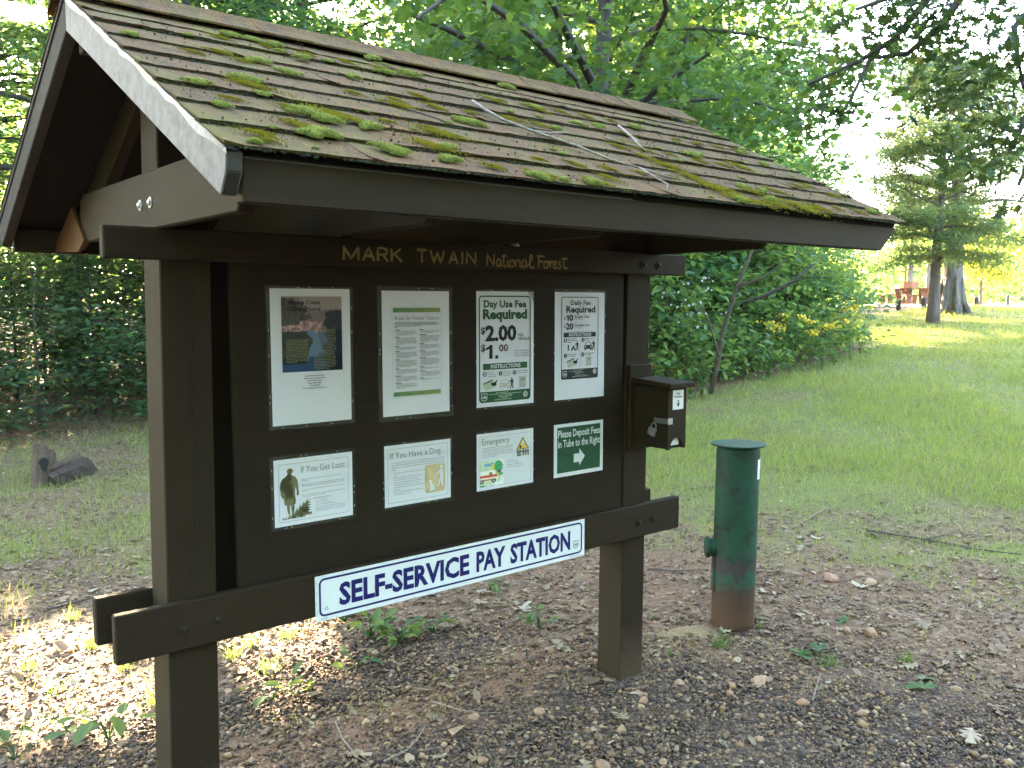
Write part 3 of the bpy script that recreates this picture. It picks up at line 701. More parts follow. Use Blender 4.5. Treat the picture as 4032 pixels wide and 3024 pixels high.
for i, (ch, a, b) in enumerate(LET):
    xa, xb = on_y(*zpx(a, 520), -.0365)[0], on_y(*zpx(b, 520), -.0365)[0]
    zb, zt = (1.7575, 1.8025) if i < 9 else (1.7555, 1.7995)
    if i < 9: zb += .002; 
    mb = MB()
    for st in strokes(ch):
        pts = catmull(st, 4) if ch.islower() else [tuple(np.array(st[k]) * (1 - t) + np.array(st[k + 1]) * t) for k in range(len(st) - 1) for t in (0, .33, .66)] + [st[-1]]
        P3 = [(xa + (xb - xa) * p[0] + rng.uniform(-.0005, .0005), -.0368, zb + (zt - zb) * p[1] + rng.uniform(-.0005, .0005)) for p in pts]
        n0 = len(mb.v); mb.tube(P3, [.0042 * rng.uniform(.85, 1.15) * (1 if i < 9 else .85) for _ in P3], 6)
        mb.v[n0:] = [(x, -.0363 + (y + .0368) * .22, z) for x, y, z in mb.v[n0:]]
    part('routed_letter', mb, M['route'], beam)

# ------------------------------------------------------------------ posters, notices and the long sign
IN = .0254
_tc = {}
def text_geo(s, off=0.0, shear=0.0):
    k = (s, off, shear)
    if k in _tc: return _tc[k]
    cu = bpy.data.curves.new('lettering', 'FONT'); cu.body = s; cu.size = 1; cu.offset = off; cu.shear = shear; cu.resolution_u = 2; cu.fill_mode = 'FRONT'
    o = bpy.data.objects.new('lettering', cu); COL.objects.link(o)
    bpy.context.view_layer.update()
    me = bpy.data.meshes.new_from_object(o.evaluated_get(bpy.context.evaluated_depsgraph_get()))
    v = np.empty(len(me.vertices) * 3, np.float32); me.vertices.foreach_get('co', v); v = v.reshape(-1, 3)[:, :2].copy()
    f = [tuple(p.vertices) for p in me.polygons]
    bpy.data.objects.remove(o); bpy.data.curves.remove(cu); bpy.data.meshes.remove(me)
    _tc[k] = (v, f); return _tc[k]
CAPH = float(text_geo('H')[0][:, 1].max())
class Sheet:
    def __init__(s, root, X0, Z1, W, H, Y=0.0, rot=0.0):
        s.root, s.X0, s.Z1, s.W, s.H, s.Y, s.rot = root, X0, Z1, W, H, Y, rot; s.parts = {}; s.rng = random.Random(int(X0 * 1000) + int(Z1 * 77))
    def w(s, u, v, layer):
        c, sn = math.cos(s.rot), math.sin(s.rot)
        return (s.X0 + (u * c + v * sn) * IN, s.Y - .0016 - .00035 * layer, s.Z1 - (v * c - u * sn) * IN)
    def mb(s, name, mat):
        return s.parts.setdefault((name, mat), MB())
    def poly(s, pts, mat, name='printing', layer=2):
        m = s.mb(name, mat); n = len(pts); m.add([s.w(u, v, layer) for u, v in pts], [tuple(range(n))[::-1]])
    def rect(s, u, v, w, h, mat, name='printing', layer=2): s.poly([(u, v), (u + w, v), (u + w, v + h), (u, v + h)], mat, name, layer)
    def rr(s, u, v, w, h, r):
        p = []
        for cx, cy, a0 in ((u + w - r, v + r, -90), (u + w - r, v + h - r, 0), (u + r, v + h - r, 90), (u + r, v + r, 180)):
            for k in range(6): a = RAD(a0 + k * 18); p.append((cx + r * math.cos(a), cy + r * math.sin(a)))
        return p
    def rrect(s, u, v, w, h, r, mat, name='printing', layer=2): s.poly(s.rr(u, v, w, h, r), mat, name, layer)
    def border(s, u, v, w, h, r, t, mat, layer=2):
        a = s.rr(u, v, w, h, r); b = s.rr(u + t, v + t, w - 2 * t, h - 2 * t, max(r - t, .01)); n = len(a); m = s.mb('border', mat)
        m.add([s.w(*p, layer) for p in a + b], [(i, (i + 1) % n, n + (i + 1) % n, n + i)[::-1] for i in range(n)])
    def disc(s, u, v, r, mat, name='printing', layer=2, ry=None):
        s.poly([(u + r * math.cos(k * math.pi / 8), v + (ry or r) * math.sin(k * math.pi / 8)) for k in range(16)], mat, name, layer)
    def text(s, t, u0, u1, vbase, cap, mat, off=0.0, shear=0.0, layer=3, name='lettering', align=None):
        v, f = text_geo(t, off, shear)
        x0, x1 = v[:, 0].min(), v[:, 0].max(); ky = cap / CAPH
        kx = (u1 - u0) / (x1 - x0) if align is None else ky * .92
        if align == 'c': u0 = (u0 + u1) / 2 - (x1 - x0) * kx / 2
        s.mb(name, mat).add([s.w(u0 + (p[0] - x0) * kx, vbase - p[1] * ky, layer) for p in v], f)
    def one(s, u, v, w, h, mat):
        s.poly([(u + w, v), (u + w, v - h), (u + .62 * w, v - h), (u + .35 * w, v - .86 * h), (u, v - .78 * h), (u, v - .62 * h), (u + .5 * w, v - .7 * h), (u + .5 * w, v)], mat, 'lettering', 3)
    def para(s, u0, u1, v0, lines, lead, h, mat, last=.6, name='small_print', layer=2):
        for i in range(lines):
            u = u0; end = u0 + (u1 - u0) * (s.rng.uniform(.3, last + .2) if i == lines - 1 else s.rng.uniform(.88, 1))
            while u < end:
                wl = s.rng.choice((1.2, 2, 2.6, 3.5, 4.5, 6)) * h * .62
                s.rect(u, v0 + i * lead, min(wl, u1 - u), h * s.rng.uniform(.55, .8), mat, name, layer); u += wl + h * .55
    def picture(s, u, v, w, h, nx, ny, fn, layer=1, name='picture'):
        gx, gy = np.meshgrid(np.linspace(0, 1, nx), np.linspace(0, 1, ny)); col, keep = fn(gx.ravel(), gy.ravel())
        V = np.array([s.w(u + a * w, v + b * h, layer) for a, b in zip(gx.ravel(), gy.ravel())])
        i = (np.arange(ny - 1)[:, None] * nx + np.arange(nx - 1)[None]).ravel(); F = np.stack([i, i + 1, i + nx + 1, i + nx], -1)
        if keep is not None: F = F[keep[F].all(1)]
        me = np_mesh(name, V, F[:, ::-1], M['print']); c = me.color_attributes.new('col', 'FLOAT_COLOR', 'POINT')
        c.data.foreach_set('color', np.concatenate([np.clip(col, 0, 1), np.ones((len(col), 1))], 1).astype(np.float32).ravel())
        put(link(name, me), s.root)
    def sheet(s, lam=(.45, .5, .5, .55), staples=9, mat='paper'):
        m = MB(); x0, z1 = s.X0, s.Z1
        if lam:
            l, t, r, b = lam
            nx, nz = 8, 10; rng = s.rng
            g = [[None] * (nx + 1) for _ in range(nz + 1)]
            for j in range(nz + 1):
                for i in range(nx + 1):
                    u = -l + (s.W + l + r) * i / nx; v = -t + (s.H + t + b) * j / nz
                    e = (i in (0, nx)) or (j in (0, nz))
                    p = s.w(u + (rng.uniform(-.03, .03) if e else 0), v + (rng.uniform(-.03, .03) if e else 0), -3.2)
                    g[j][i] = len(m.v); m.v.append((p[0], s.Y - .0006 - (rng.uniform(0, .0012) if e else 0), p[2]))
            for j in range(nz):
                for i in range(nx): m.f.append((g[j][i], g[j + 1][i], g[j + 1][i + 1], g[j][i + 1]))
            part('laminate', m, M['laminate'], s.root)
            ps = []
            for k in range(staples):
                side = k % 4; q = rng.uniform(.12, .9)
                if side == 0: ps.append((-l * .55, s.H * q, 1))
                elif side == 1: ps.append((s.W + r * .5, s.H * q, 1))
                elif side == 2: ps.append((s.W * q, -t * .5, 0))
                else: ps.append((s.W * q, s.H + b * .5, 0))
            s.staples(ps)
        mb = MB(); n = 6
        for j in range(n + 1):
            for i in (0, 1): mb.v.append(s.w(s.W * i, s.H * j / n, 0))
        for j in range(n): mb.f.append((2 * j, 2 * j + 2, 2 * j + 3, 2 * j + 1))
        part('sheet', mb, M[mat], s.root)
    def staples(s, ps):
        for u, v, vert in ps:
            a = s.rng.uniform(-.35, .35) + (math.pi / 2 if vert else 0); c, sn = math.cos(a), math.sin(a); L, tt = .16, .018
            mb = MB(); q = [(u + c * x - sn * y, v + sn * x + c * y) for x, y in ((-L, -tt), (L, -tt), (L, tt), (-L, tt))]
            w = [s.w(*p, 1) for p in q]; w2 = [(x, s.Y - .0032, z) for x, y, z in w]
            mb.add(w + w2, [(4, 5, 6, 7), (0, 1, 5, 4), (1, 2, 6, 5), (2, 3, 7, 6), (3, 0, 4, 7)]); part('staple', mb, M['staple'], s.root)
    def done(s):
        for (name, mat), m in s.parts.items():
            me = bpy.data.meshes.new(name); me.from_pydata(m.v, [], m.f); me.materials.append(M[mat]); me.update()
            put(link(name, me), s.root)
def poster(label, i, X0, Z1, W, H, lam, staples=9, rot=0, name='laminated_poster', cat='poster', group='laminated notices stapled to the kiosk board'):
    r = thing(name, label, cat, (X0 + W * IN / 2, -.001, Z1 - H * IN), group); s = Sheet(r, X0, Z1, W, H, 0, rot); s.sheet(lam, staples); return s
def figure(s, u, v, h, mat, layer=3):              # little standing figure, feet at v
    s.disc(u, v - h * .91, h * .085, mat, 'pictogram', layer)
    s.poly([(u - .17 * h, v - .80 * h), (u + .15 * h, v - .80 * h), (u + .2 * h, v - .45 * h), (u + .13 * h, v - .45 * h), (u + .1 * h, v - .68 * h), (u + .09 * h, v - .42 * h), (u + .2 * h, v), (u + .09 * h, v), (u, v - .36 * h), (u - .12 * h, v), (u - .23 * h, v), (u - .1 * h, v - .42 * h), (u - .1 * h, v - .68 * h), (u - .25 * h, v - .55 * h), (u - .3 * h, v - .6 * h)], mat, 'pictogram', layer)
def carpic(s, u, v, w, h, mat, matw):
    s.poly([(u + .2 * w, v), (u + .8 * w, v), (u + .9 * w, v + .4 * h), (u + w, v + .5 * h), (u + w, v + .85 * h), (u, v + .85 * h), (u, v + .5 * h), (u + .1 * w, v + .4 * h)], mat, 'pictogram', 3)
    s.poly([(u + .26 * w, v + .07 * h), (u + .74 * w, v + .07 * h), (u + .82 * w, v + .38 * h), (u + .18 * w, v + .38 * h)], matw, 'pictogram', 4)
    for k in (.08, .76): s.rect(u + k * w, v + .85 * h, .16 * w, .15 * h, mat, 'pictogram', 3); s.disc(u + (k + .08) * w, v + .6 * h, .07 * w, matw, 'pictogram', 4)
def envpic(s, u, v, w, h, mat, matd):
    s.poly([(u, v + .35 * h), (u + .7 * w, v), (u + .9 * w, v + .7 * h), (u + .18 * w, v + h)], mat, 'pictogram', 3)
    s.poly([(u + .03 * w, v + .36 * h), (u + .66 * w, v + .03 * h), (u + .62 * w, v + .18 * h), (u + .08 * w, v + .44 * h)], 'ink_mid', 'pictogram', 4)
    s.poly([(u + .55 * w, v + .35 * h), (u + .8 * w, v + .3 * h), (u + 1.0 * w, v + .1 * h), (u + 1.03 * w, v + .16 * h), (u + .93 * w, v + .35 * h), (u + .95 * w, v + .55 * h), (u + .75 * w, v + .62 * h), (u + .6 * w, v + .52 * h)], matd, 'pictogram', 5)
def tubepic(s, u, v, w, h, mat, matd):
    s.rect(u, v, w, h * .12, matd, 'pictogram', 3); s.rect(u + .07 * w, v + .12 * h, .86 * w, .88 * h, mat, 'pictogram', 3)
    s.rect(u + .2 * w, v + .22 * h, .6 * w, .05 * h, 'ink', 'pictogram', 4); s.border(u + .28 * w, v + .33 * h, .44 * w, .55 * h, .05 * w, .03 * w, 'ink_mid', 4)
def shield(s, u, v, w, h, mat, bgm, layer=4):      # forest service badge: shield, tree and the letters U S
    o = [(0, .08), (.12, 0), (.3, .05), (.5, .02), (.7, .05), (.88, 0), (1, .08), (.95, .3), (1, .6), (.9, .85), (.62, .93), (.5, 1), (.38, .93), (.1, .85), (0, .6), (.05, .3)]
    s.poly([(u + a * w, v + b * h) for a, b in o], mat, 'badge', layer)
    s.poly([(u + w * (.5 + (a - .5) * .86), v + h * (.5 + (b - .5) * .86)) for a, b in o], bgm, 'badge', layer + 1)
    s.poly([(u + .5 * w, v + .2 * h), (u + .63 * w, v + .6 * h), (u + .53 * w, v + .6 * h), (u + .53 * w, v + .72 * h), (u + .47 * w, v + .72 * h), (u + .47 * w, v + .6 * h), (u + .37 * w, v + .6 * h)], mat, 'badge', layer + 2)
    s.text('U', u + .14 * w, u + .36 * w, v + .68 * h, .3 * h, mat, .02, 0, layer + 2, 'badge'); s.text('S', u + .64 * w, u + .86 * w, v + .68 * h, .3 * h, mat, .02, 0, layer + 2, 'badge')

# 1 campground poster with lake photograph
s = poster('laminated poster with a dusk lake photograph above an address, top left on the kiosk board', 1, -.001, 1.666, 11, 17, (.5, .3, .45, .55), 13)
def lake(x, y):
    n = fbm(x * 9, y * 13, 2); n2 = fbm(x * 30, y * 30, 8)
    c = np.zeros((len(x), 3)); sky_ = np.stack([.30 - .08 * y, .245 - .05 * y, .26 - .03 * y], -1); c[:] = sky_
    hill = (y > .20 + .04 * np.sin(x * 6) + .02 * n); c[hill] = np.array([.17, .135, .15])
    tl = (x < .50 - .12 * np.abs(n2 - .5) * 4 - .2 * (y < .08)) & (y > .01 + .16 * sst(.25, .5, x) + .12 * np.abs(n2 - .5)) & (y < .42)
    c[tl] = np.stack([.02 + .11 * n2[tl], .022 + .10 * n2[tl], .024 + .10 * n2[tl]], -1)
    pk = (y > .34 + .05 * (n - .5) + .05 * (x < .3) * (1 - x)) & (y < .46 + .04 * n) & (x < .68); k = sst(.35, .75, n2)[:, None]
    c = np.where(pk[:, None], np.array([.19, .115, .13]) * (1 - k) + np.array([.52, .33, .36]) * k, c)
    tr = (x > .66 + .09 * n - .03 * np.sin(y * 40)) & (y > .13 + .25 * np.abs(x - .92) + .07 * n2); c[tr] = np.stack([.018 + .03 * n2[tr], .025 + .03 * n2[tr], .032 + .03 * n2[tr]], -1)
    wat = (y > .44 + .05 * n) & ~tr; blue = np.stack([.04 + .03 * n, .085 + .05 * n, .20 + .10 * n], -1); c = np.where(wat[:, None], blue, c)
    ch = wat & (np.abs(x - .47 - .3 * (y - .5) * (y < .75)) < .12) & (y < .8); c[ch] = c[ch] * 1.25 + np.array([.04, .06, .08])
    bank = (y > .46) & (x < .42 - .35 * np.abs(y - .62) + .12 * n) & (y < .9); c[bank] = np.stack([.02 + .05 * n2[bank], .028 + .05 * n2[bank], .035 + .03 * n2[bank]], -1)
    rb = (x > .86 - .1 * n) & (y > .45); c[rb] = np.array([.015, .022, .035])
    low = (y > .8); c[low] *= np.stack([.45 + 0 * y[low], .55 + 0 * y[low], .6 + 0 * y[low]], -1)
    return c, None
s.picture(1.45, .95, 8.35, 9.45, 64, 84, lake)
s.text('Marble Creek', 2.45, 6.8, 1.95, .5, 'ink', .018, layer=3); s.text('Campground', 2.4, 6.75, 2.75, .5, 'ink', .018, layer=3)
s.para(2.0, 5.2, 6.35, 16, .185, .12, 'ink_olive', layer=3); s.para(5.75, 8.9, 5.15, 27, .19, .12, 'ink_olive', layer=3)
for i, t in enumerate(('Potosi/Fredericktown Dist.', 'Mark Twain National Forest', '10019 Hwy. 8 West', 'Potosi, MO 63664', '573-438-5427', 'www.fs.usda.gov/main/mtnf/home')):
    s.text(t, 1, 10.6, 11.05 + .31 * i, .185, 'ink', .012, align='c')
s.rect(1.3, .85, .02, 13.2, 'ink_pale', 'border'); s.rect(9.95, .85, .02, 12.8, 'ink_pale', 'border'); s.rect(1.3, .85, 8.66, .02, 'ink_pale', 'border'); s.done()
# 2 rules
s = poster('laminated page of small print titled Rules for Forest Visitors between two green bands', 2, .4005, 1.6625, 11, 17, (.7, .65, .6, .7), 10)
def band(x, y):
    n = fbm(x * 14, y * 2 + 3, 6); k = np.floor(x * 9) / 9; h = hash2(np.floor(x * 9), np.floor(x * 9) * 0 + 2, 3)
    g = .5 * n + .5 * h; c = np.stack([.07 + .22 * x * g + .05 * g, .14 + .17 * g, .09 + .05 * g - .03 * x], -1); return c, None
s.picture(1.72, 2.3, 7.75, .62, 60, 6, band); s.picture(1.72, 13.75, 7.75, .62, 60, 6, band)
s.border(1.55, 2.15, 8.1, 12.4, .03, .045, 'ink_pale')
s.text('Rules for Forest Visitors', 2.0, 9.25, 3.95, .55, 'ink_mid', -.004, layer=3)
s.para(2.0, 9.3, 4.25, 4, .16, .115, 'ink'); s.rect(2.0, 4.9, .35, .1, 'ink')
rng = random.Random(8)
for u0, u1, vend in ((2.0, 5.6, 13.4), (5.95, 9.35, 12.6)):
    v = 5.25
    while v < vend - .6:
        s.rect(u0, v, rng.uniform(.6, 1.3), .1, 'ink', 'small_print'); k = rng.randint(2, 7); s.para(u0 + .15, u1, v + .17, k, .135, .085, 'ink_mid'); v += .17 + k * .135 + .13
s.done()
# 3 day use fee
s = poster('laminated green and white fee notice with large black prices reading $2.00 and $1.00', 3, .804, 1.664, 11, 17, (.18, .28, .18, .38), 8)
s.border(.42, .62, 9.95, 15.75, .55, .2, 'ink_green', 2)
s.text('Day Use Fee', 1.3, 9.5, 2.32, .98, 'ink_green', .036); s.text('Required', 1.15, 9.65, 4.0, 1.33, 'ink_green', .045)
s.text('$', .78, 1.55, 6.2, .95, 'ink', .02); s.text('2.00', 1.6, 7.55, 7.2, 2.1, 'ink', .042)
s.text('PER', 7.85, 8.95, 6.72, .4, 'ink', .014); s.text('VEHICLE', 7.85, 10.1, 7.25, .4, 'ink', .014)
s.text('$', .78, 1.6, 8.75, .95, 'ink', .02); s.one(1.7, 9.9, 1.25, 2.05, 'ink'); s.rect(3.45, 9.42, .55, .5, 'ink', 'lettering', 3); s.text('00', 4.2, 5.9, 8.85, 1.0, 'ink', .018)
for i, t in enumerate(('With Interagency', 'Pass or Golden', 'Passport Discount')): s.text(t, 7.2, 9.95 - .1 * (i == 1), 8.95 + .38 * i, .22, 'ink_mid', .008)
s.rect(1.15, 10.6, 8.55, .92, 'ink_green'); s.text('INSTRUCTIONS', 2.6, 8.35, 11.33, .56, 'paper', .02, layer=4)
for k, (u, tx) in enumerate(((1.5, ('Fill out', 'envelope and', 'enclose fee.')), (4.45, ('Detach stub', 'and display on', 'dashboard.')), (7.2, ('Deposit envelope', 'in green fee tube.')))):
    s.disc(u, 12.15, .36, 'ink_green'); s.text(str(k + 1), u - .12, u + .12, 12.36, .42, 'paper', .02, layer=4)
    for j, t in enumerate(tx): s.text(t, u + .48, u + .48 + min(.135 * len(t), 2.2), 12.0 + .3 * j, .19, 'ink_mid', .01)
envpic(s, 1.1, 12.9, 2.7, 1.75, 'ink_palegreen', 'ink'); carpic(s, 4.25, 13.05, 2.0, 1.45, 'ink_pale', 'paper'); figure(s, 6.65, 14.55, 1.7, 'ink'); tubepic(s, 7.95, 12.75, 1.6, 1.75, 'ink_pale', 'ink_pale')
s.poly([(.55, 14.75), (10.25, 14.75)] + [(10.25 - .5 * (1 - math.cos(a)), 15.7 + .5 * math.sin(a)) for a in (.1, .5, 1.0, 1.57)] + [(1.05 - .5 * math.sin(a), 15.7 + .5 * math.cos(a)) for a in (0, .5, 1.0, 1.47)], 'ink_green')
shield(s, .75, 14.95, 1.2, 1.2, 'paper', 'ink_green'); s.disc(9.3, 15.5, .55, 'ink', 'badge', 4); s.disc(9.3, 15.5, .47, 'ink_pale', 'badge', 5); shield(s, 9.08, 15.25, .44, .48, 'ink', 'ink_pale', 6)
for i, (a, b) in enumerate(((3.6, 7.4), (2.2, 8.5), (4.1, 6.8), (4.1, 6.8), (4.3, 6.6), (3.3, 7.6))): s.para(a, b, 14.95 + .21 * i, 1, .2, .13, 'ink_palegreen', 1, layer=4)
s.done()
# 4 daily fee
s = poster('laminated black and white fee notice listing $10 single site and $20 double site', 4, 1.195, 1.664, 11, 17, (.25, .5, .45, .4), 8)
s.border(1.38, .72, 8.2, 13.1, .3, .13, 'ink_slate', 2)
s.text('Daily Fee', 3.4, 7.8, 2.0, .68, 'ink_slate', .022); s.text('Required', 2.4, 8.85, 3.2, .98, 'ink_slate', .032)
for v, a, b in ((4.5, '10', 'Single Site'), (5.85, '20', 'Double Site')):
    s.text('$', 1.95, 2.3, v - .22, .45, 'ink', .014); (s.one(2.4, v, .55, .92, 'ink') or s.text('0', 3.05, 3.95, v, .92, 'ink', .034)) if a == '10' else s.text(a, 2.38, 3.95, v, .92, 'ink', .034); s.text(b, 4.25, 7.55, v - .42, .42, 'ink_slate', .016); s.para(4.25, 8.8, v - .22, 1, .2, .07, 'ink_mid', 1)
s.rect(2.4, 6.18, 6.1, .07, 'ink_grey'); s.rect(1.88, 6.38, 7.15, .74, 'ink_slate'); s.text('INSTRUCTIONS', 3.0, 7.95, 6.98, .47, 'paper', .02, layer=4); s.rect(5.5, 7.3, .05, 4.7, 'ink_slate')
for k, (u, v) in enumerate(((2.25, 7.6), (2.3, 10.05), (6.15, 7.6), (6.1, 9.95))):
    s.disc(u, v, .36, 'ink_slate'); s.text(str(k + 1), u - .11, u + .11, v + .2, .4, 'paper', .02, layer=4); s.para(u + .45, u + 2.6, v - .25, 3 if k == 0 else 2, .26, .17, 'ink_mid', .8)
s.rect(2.75, 8.3, .28, .95, 'ink_slate', 'pictogram', 3); s.poly([(3.4, 9.25), (4.0, 8.4), (4.6, 9.25)], 'ink_slate', 'pictogram', 3); s.poly([(3.8, 9.25), (4.0, 8.85), (4.2, 9.25)], 'paper', 'pictogram', 4); figure(s, 4.85, 9.3, 1.55, 'ink')
carpic(s, 6.35, 7.95, 1.9, 1.35, 'ink_slate', 'paper'); figure(s, 8.55, 9.3, 1.6, 'ink'); envpic(s, 2.5, 10.35, 2.5, 1.7, 'ink_pale', 'ink'); tubepic(s, 6.7, 10.3, 1.45, 1.5, 'ink_pale', 'ink_pale')
s.poly([(1.4, 12.2), (9.55, 12.2), (9.55, 13.5), (9.3, 13.8), (1.65, 13.8), (1.4, 13.5)], 'ink_slate'); shield(s, 1.6, 12.45, 1.0, 1.05, 'paper', 'ink_slate'); s.disc(8.8, 12.75, .42, 'ink_pale', 'badge', 4); shield(s, 8.6, 12.52, .4, .45, 'ink_slate', 'ink_pale', 5)
for i, (a, b) in enumerate(((3.9, 7.0), (3.0, 8.0), (4.3, 6.6), (4.5, 6.4), (4.4, 6.5), (3.7, 7.2))): s.para(a, b, 12.35 + .21 * i, 1, .2, .11, 'ink_pale', 1, layer=4)
s.done()
# 5 lost
s = poster('laminated notice titled If You Get Lost with the green silhouette of a standing hiker', 5, -.002, 1.1255, 11, 8.5, (.5, .5, .45, .45), 12)
s.border(.62, .62, 9.8, 7.35, .02, .04, 'ink_mid')
s.text('If You Get Lost:', 3.65, 9.9, 1.92, .82, 'ink_mid', -.006)
T5 = ('Stay calm. Try to remember how you got to your present', 'location.', '', 'Most forest trails are marked with blazes, markers or signs.', 'Unfortunately, these are sometimes vandalized or stolen.', '', 'Trust your map and compass. If you are on a trail, don\'t', 'leave it.', '', 'Pay close attention to your surroundings and landmarks. Try', 'to find your location on a map.')
for i, t in enumerate(T5):
    if t: s.text(t, 3.7, 3.7 + 6.2 * min(1, len(t) / 58), 2.85 + .225 * i, .135, 'ink_mid', .004)
s.text('Stay where you are if...', 5.3, 7.9, 5.5, .15, 'ink', .012)
for i, t in enumerate(('It is nightfall', 'If you are injured', 'If you are near exhaustion')): s.text(t, 5.65, 5.65 + .105 * len(t), 5.82 + .28 * i, .13, 'ink_mid', .004)
for i, t in enumerate(('As a last resort, follow a drainage or', 'stream downhill. This can be very long', 'but will usually lead to a trail or road.')): s.text(t, 5.6, 9.85, 6.7 + .24 * i, .13, 'ink_mid', .004)
def olive(x, y, seed, dark):
    n = fbm(x * 5, y * 7, seed); n2 = fbm(x * 14, y * 16, seed + 3); g = np.clip(.35 + .9 * (n - .5) + .3 * (n2 - .5), 0, 1)
    for cx, cy, rr in dark: g = g - .6 * np.exp(-(((x - cx) / rr) ** 2 + ((y - cy) / (rr * .7)) ** 2))
    g = np.clip(g, 0, 1)[:, None]; return np.array([.045, .045, .022]) * (1 - g) + np.array([.27, .265, .155]) * g
def inpoly(x, y, P):
    r = np.zeros(len(x), bool); j = len(P) - 1
    for i in range(len(P)):
        xi, yi = P[i]; xj, yj = P[j]
        c = ((yi > y) != (yj > y)) & (x < (xj - xi) * (y - yi) / (yj - yi + 1e-12) + xi); r ^= c; j = i
    return r
MAN = [(.46, 0), (.60, .01), (.72, .04), (.70, .09), (.66, .115), (.62, .12), (.64, .15), (.82, .19), (.93, .28), (.97, .40), (.98, .50), (1.0, .58), (.93, .62), (.86, .60), (.86, .50), (.80, .42), (.78, .55), (.82, .68), (.80, .78), (.74, .79), (.74, .88), (.72, .99), (.60, 1.0), (.57, .9), (.55, .80), (.50, .80), (.50, .9), (.52, .98), (.42, 1.0), (.36, .9), (.33, .79), (.22, .77), (.20, .64), (.10, .62), (.04, .55), (.0, .40), (.04, .28), (.14, .21), (.36, .155), (.40, .11), (.36, .05)]
s.picture(.72, 1.15, 2.65, 6.0, 54, 110, lambda x, y: (olive(x, y, 3, ((.5, .19, .12), (.2, .3, .2), (.45, .48, .2))), inpoly(x, y, MAN)), 2)
def bushk(x, y):
    k = (y > .05 + 1.1 * (1 - x) ** 1.2 * .9 + .22 * np.abs(((x * 11 + y * 2.2) % 1) - .5) * 2 * (1 - .3 * x)) & (y < .98 - .12 * np.abs(((x * 17) % 1) - .5)); k &= (x < .97 - .25 * np.abs(((y * 9) % 1) - .5) * (y < .8)); k |= (y > .86 + .12 * np.abs(((x * 13) % 1) - .5) * 2) & (x < .75); return k
s.picture(.95, 4.75, 4.25, 2.9, 90, 60, lambda x, y: (olive(x, y, 9, ((.85, .7, .15),)), bushk(x, y)), 3)
s.done()
# 6 dog
s = poster('laminated notice titled If You Have a Dog with a tan walker and dog picture', 6, .403, 1.129, 11, 8.5, (.3, .35, .4, .35), 9)
s.border(.5, .5, 10.0, 7.5, .02, .04, 'ink_mid')
s.text('If You Have a Dog...', .9, 9.95, 1.85, .85, 'ink_mid', -.006)
for i, t in enumerate(('In the national forest, you and your dog could meet people, horses, mountain', 'bikes, ATVs, other dogs and/or wild animals. Help make the outdoor experience', 'enjoyable for you, your dog and all the forest\'s users by following these safety', 'rules:')):
    s.text(t, 1.1, 1.1 + 8.8 * min(1, len(t) / 76), 2.55 + .32 * i, .17, 'ink_mid', .005)
for i, t in enumerate(('Keep your pet under physical restraint at all', 'times.', 'Give your dog plenty of water and rest, and', 'watch for signs of stress and fatigue.', 'Keep your dog leashed and under control in', 'campgrounds. Secure your pet in a shaded', 'spot and give it lots of attention to minimize', 'barking.', 'If you encounter wild animals, respect them', 'by restraining your dog.')):
    s.text(t, 1.45, 1.45 + 4.9 * min(1, len(t) / 45), 3.95 + .33 * i, .16, 'ink_mid', .005)
    if i in (0, 2, 4, 8): s.disc(1.15, 3.88 + .33 * i, .04, 'ink_mid')
def tan_(x, y):
    n = fbm(x * 4, y * 4, 5); e = np.maximum(np.abs(x - .5), np.abs(y - .5)) * 2; k = np.clip(n + .35 * (e - .7), 0, 1)[:, None]
    r = ~((np.abs(x - .5) > .44) & (np.abs(y - .5) > .44) & (np.hypot(np.abs(x - .5) - .44, np.abs(y - .5) - .44) > .06)); return np.array([.62, .53, .34]) * (1 - k) + np.array([.36, .27, .13]) * k, r
s.picture(6.55, 3.35, 3.5, 4.0, 40, 44, tan_, 2)
W6 = lambda P: [(6.55 + 3.5 * a, 3.35 + 4.0 * b) for a, b in P]
s.disc(9.35, 3.85, .27, 'paper', 'pictogram', 4); s.poly(W6([(.74, .2), (.88, .2), (.9, .55), (.88, .82), (.82, .82), (.78, .6), (.66, .82), (.6, .82), (.72, .5), (.72, .32), (.58, .42), (.56, .37)]), 'paper', 'pictogram', 4)
s.poly(W6([(.20, .56), (.27, .53), (.33, .58), (.32, .64), (.42, .74), (.50, .92), (.22, .94), (.26, .72), (.24, .65), (.18, .62)]), 'paper', 'pictogram', 4); s.poly(W6([(.33, .60), (.57, .40), (.575, .41), (.335, .615)]), 'paper', 'pictogram', 4)
s.done()
# 7 emergency
s = poster('laminated notice titled Emergency with a yellow triangle, 911 and an ambulance painting', 7, .803, 1.132, 11, 8.5, (.18, .35, .2, .3), 8)
s.border(.55, .5, 9.95, 7.5, .02, .035, 'ink_mid')
s.text('Emergency', 1.0, 6.25, 1.75, .95, 'ink_mid', -.006); s.para(1.0, 7.0, 2.15, 6, .27, .15, 'ink_grey', .6)
s.poly([(8.85, 1.15), (10.15, 3.05), (7.55, 3.05)], 'ink', 'pictogram', 2); s.poly([(8.85, 1.4), (9.93, 2.95), (7.77, 2.95)], 'ink_yellow', 'pictogram', 3)
s.rect(8.73, 1.75, .24, .62, 'paper', 'pictogram', 4); s.rect(8.54, 1.94, .62, .24, 'paper', 'pictogram', 4); s.poly([(8.2, 2.85), (8.15, 2.55), (8.35, 2.35), (8.6, 2.6), (8.55, 2.85)], 'ink', 'pictogram', 4); s.rect(8.95, 2.4, .5, .42, 'ink', 'pictogram', 4); s.rect(9.03, 2.47, .34, .29, 'paper', 'pictogram', 5)
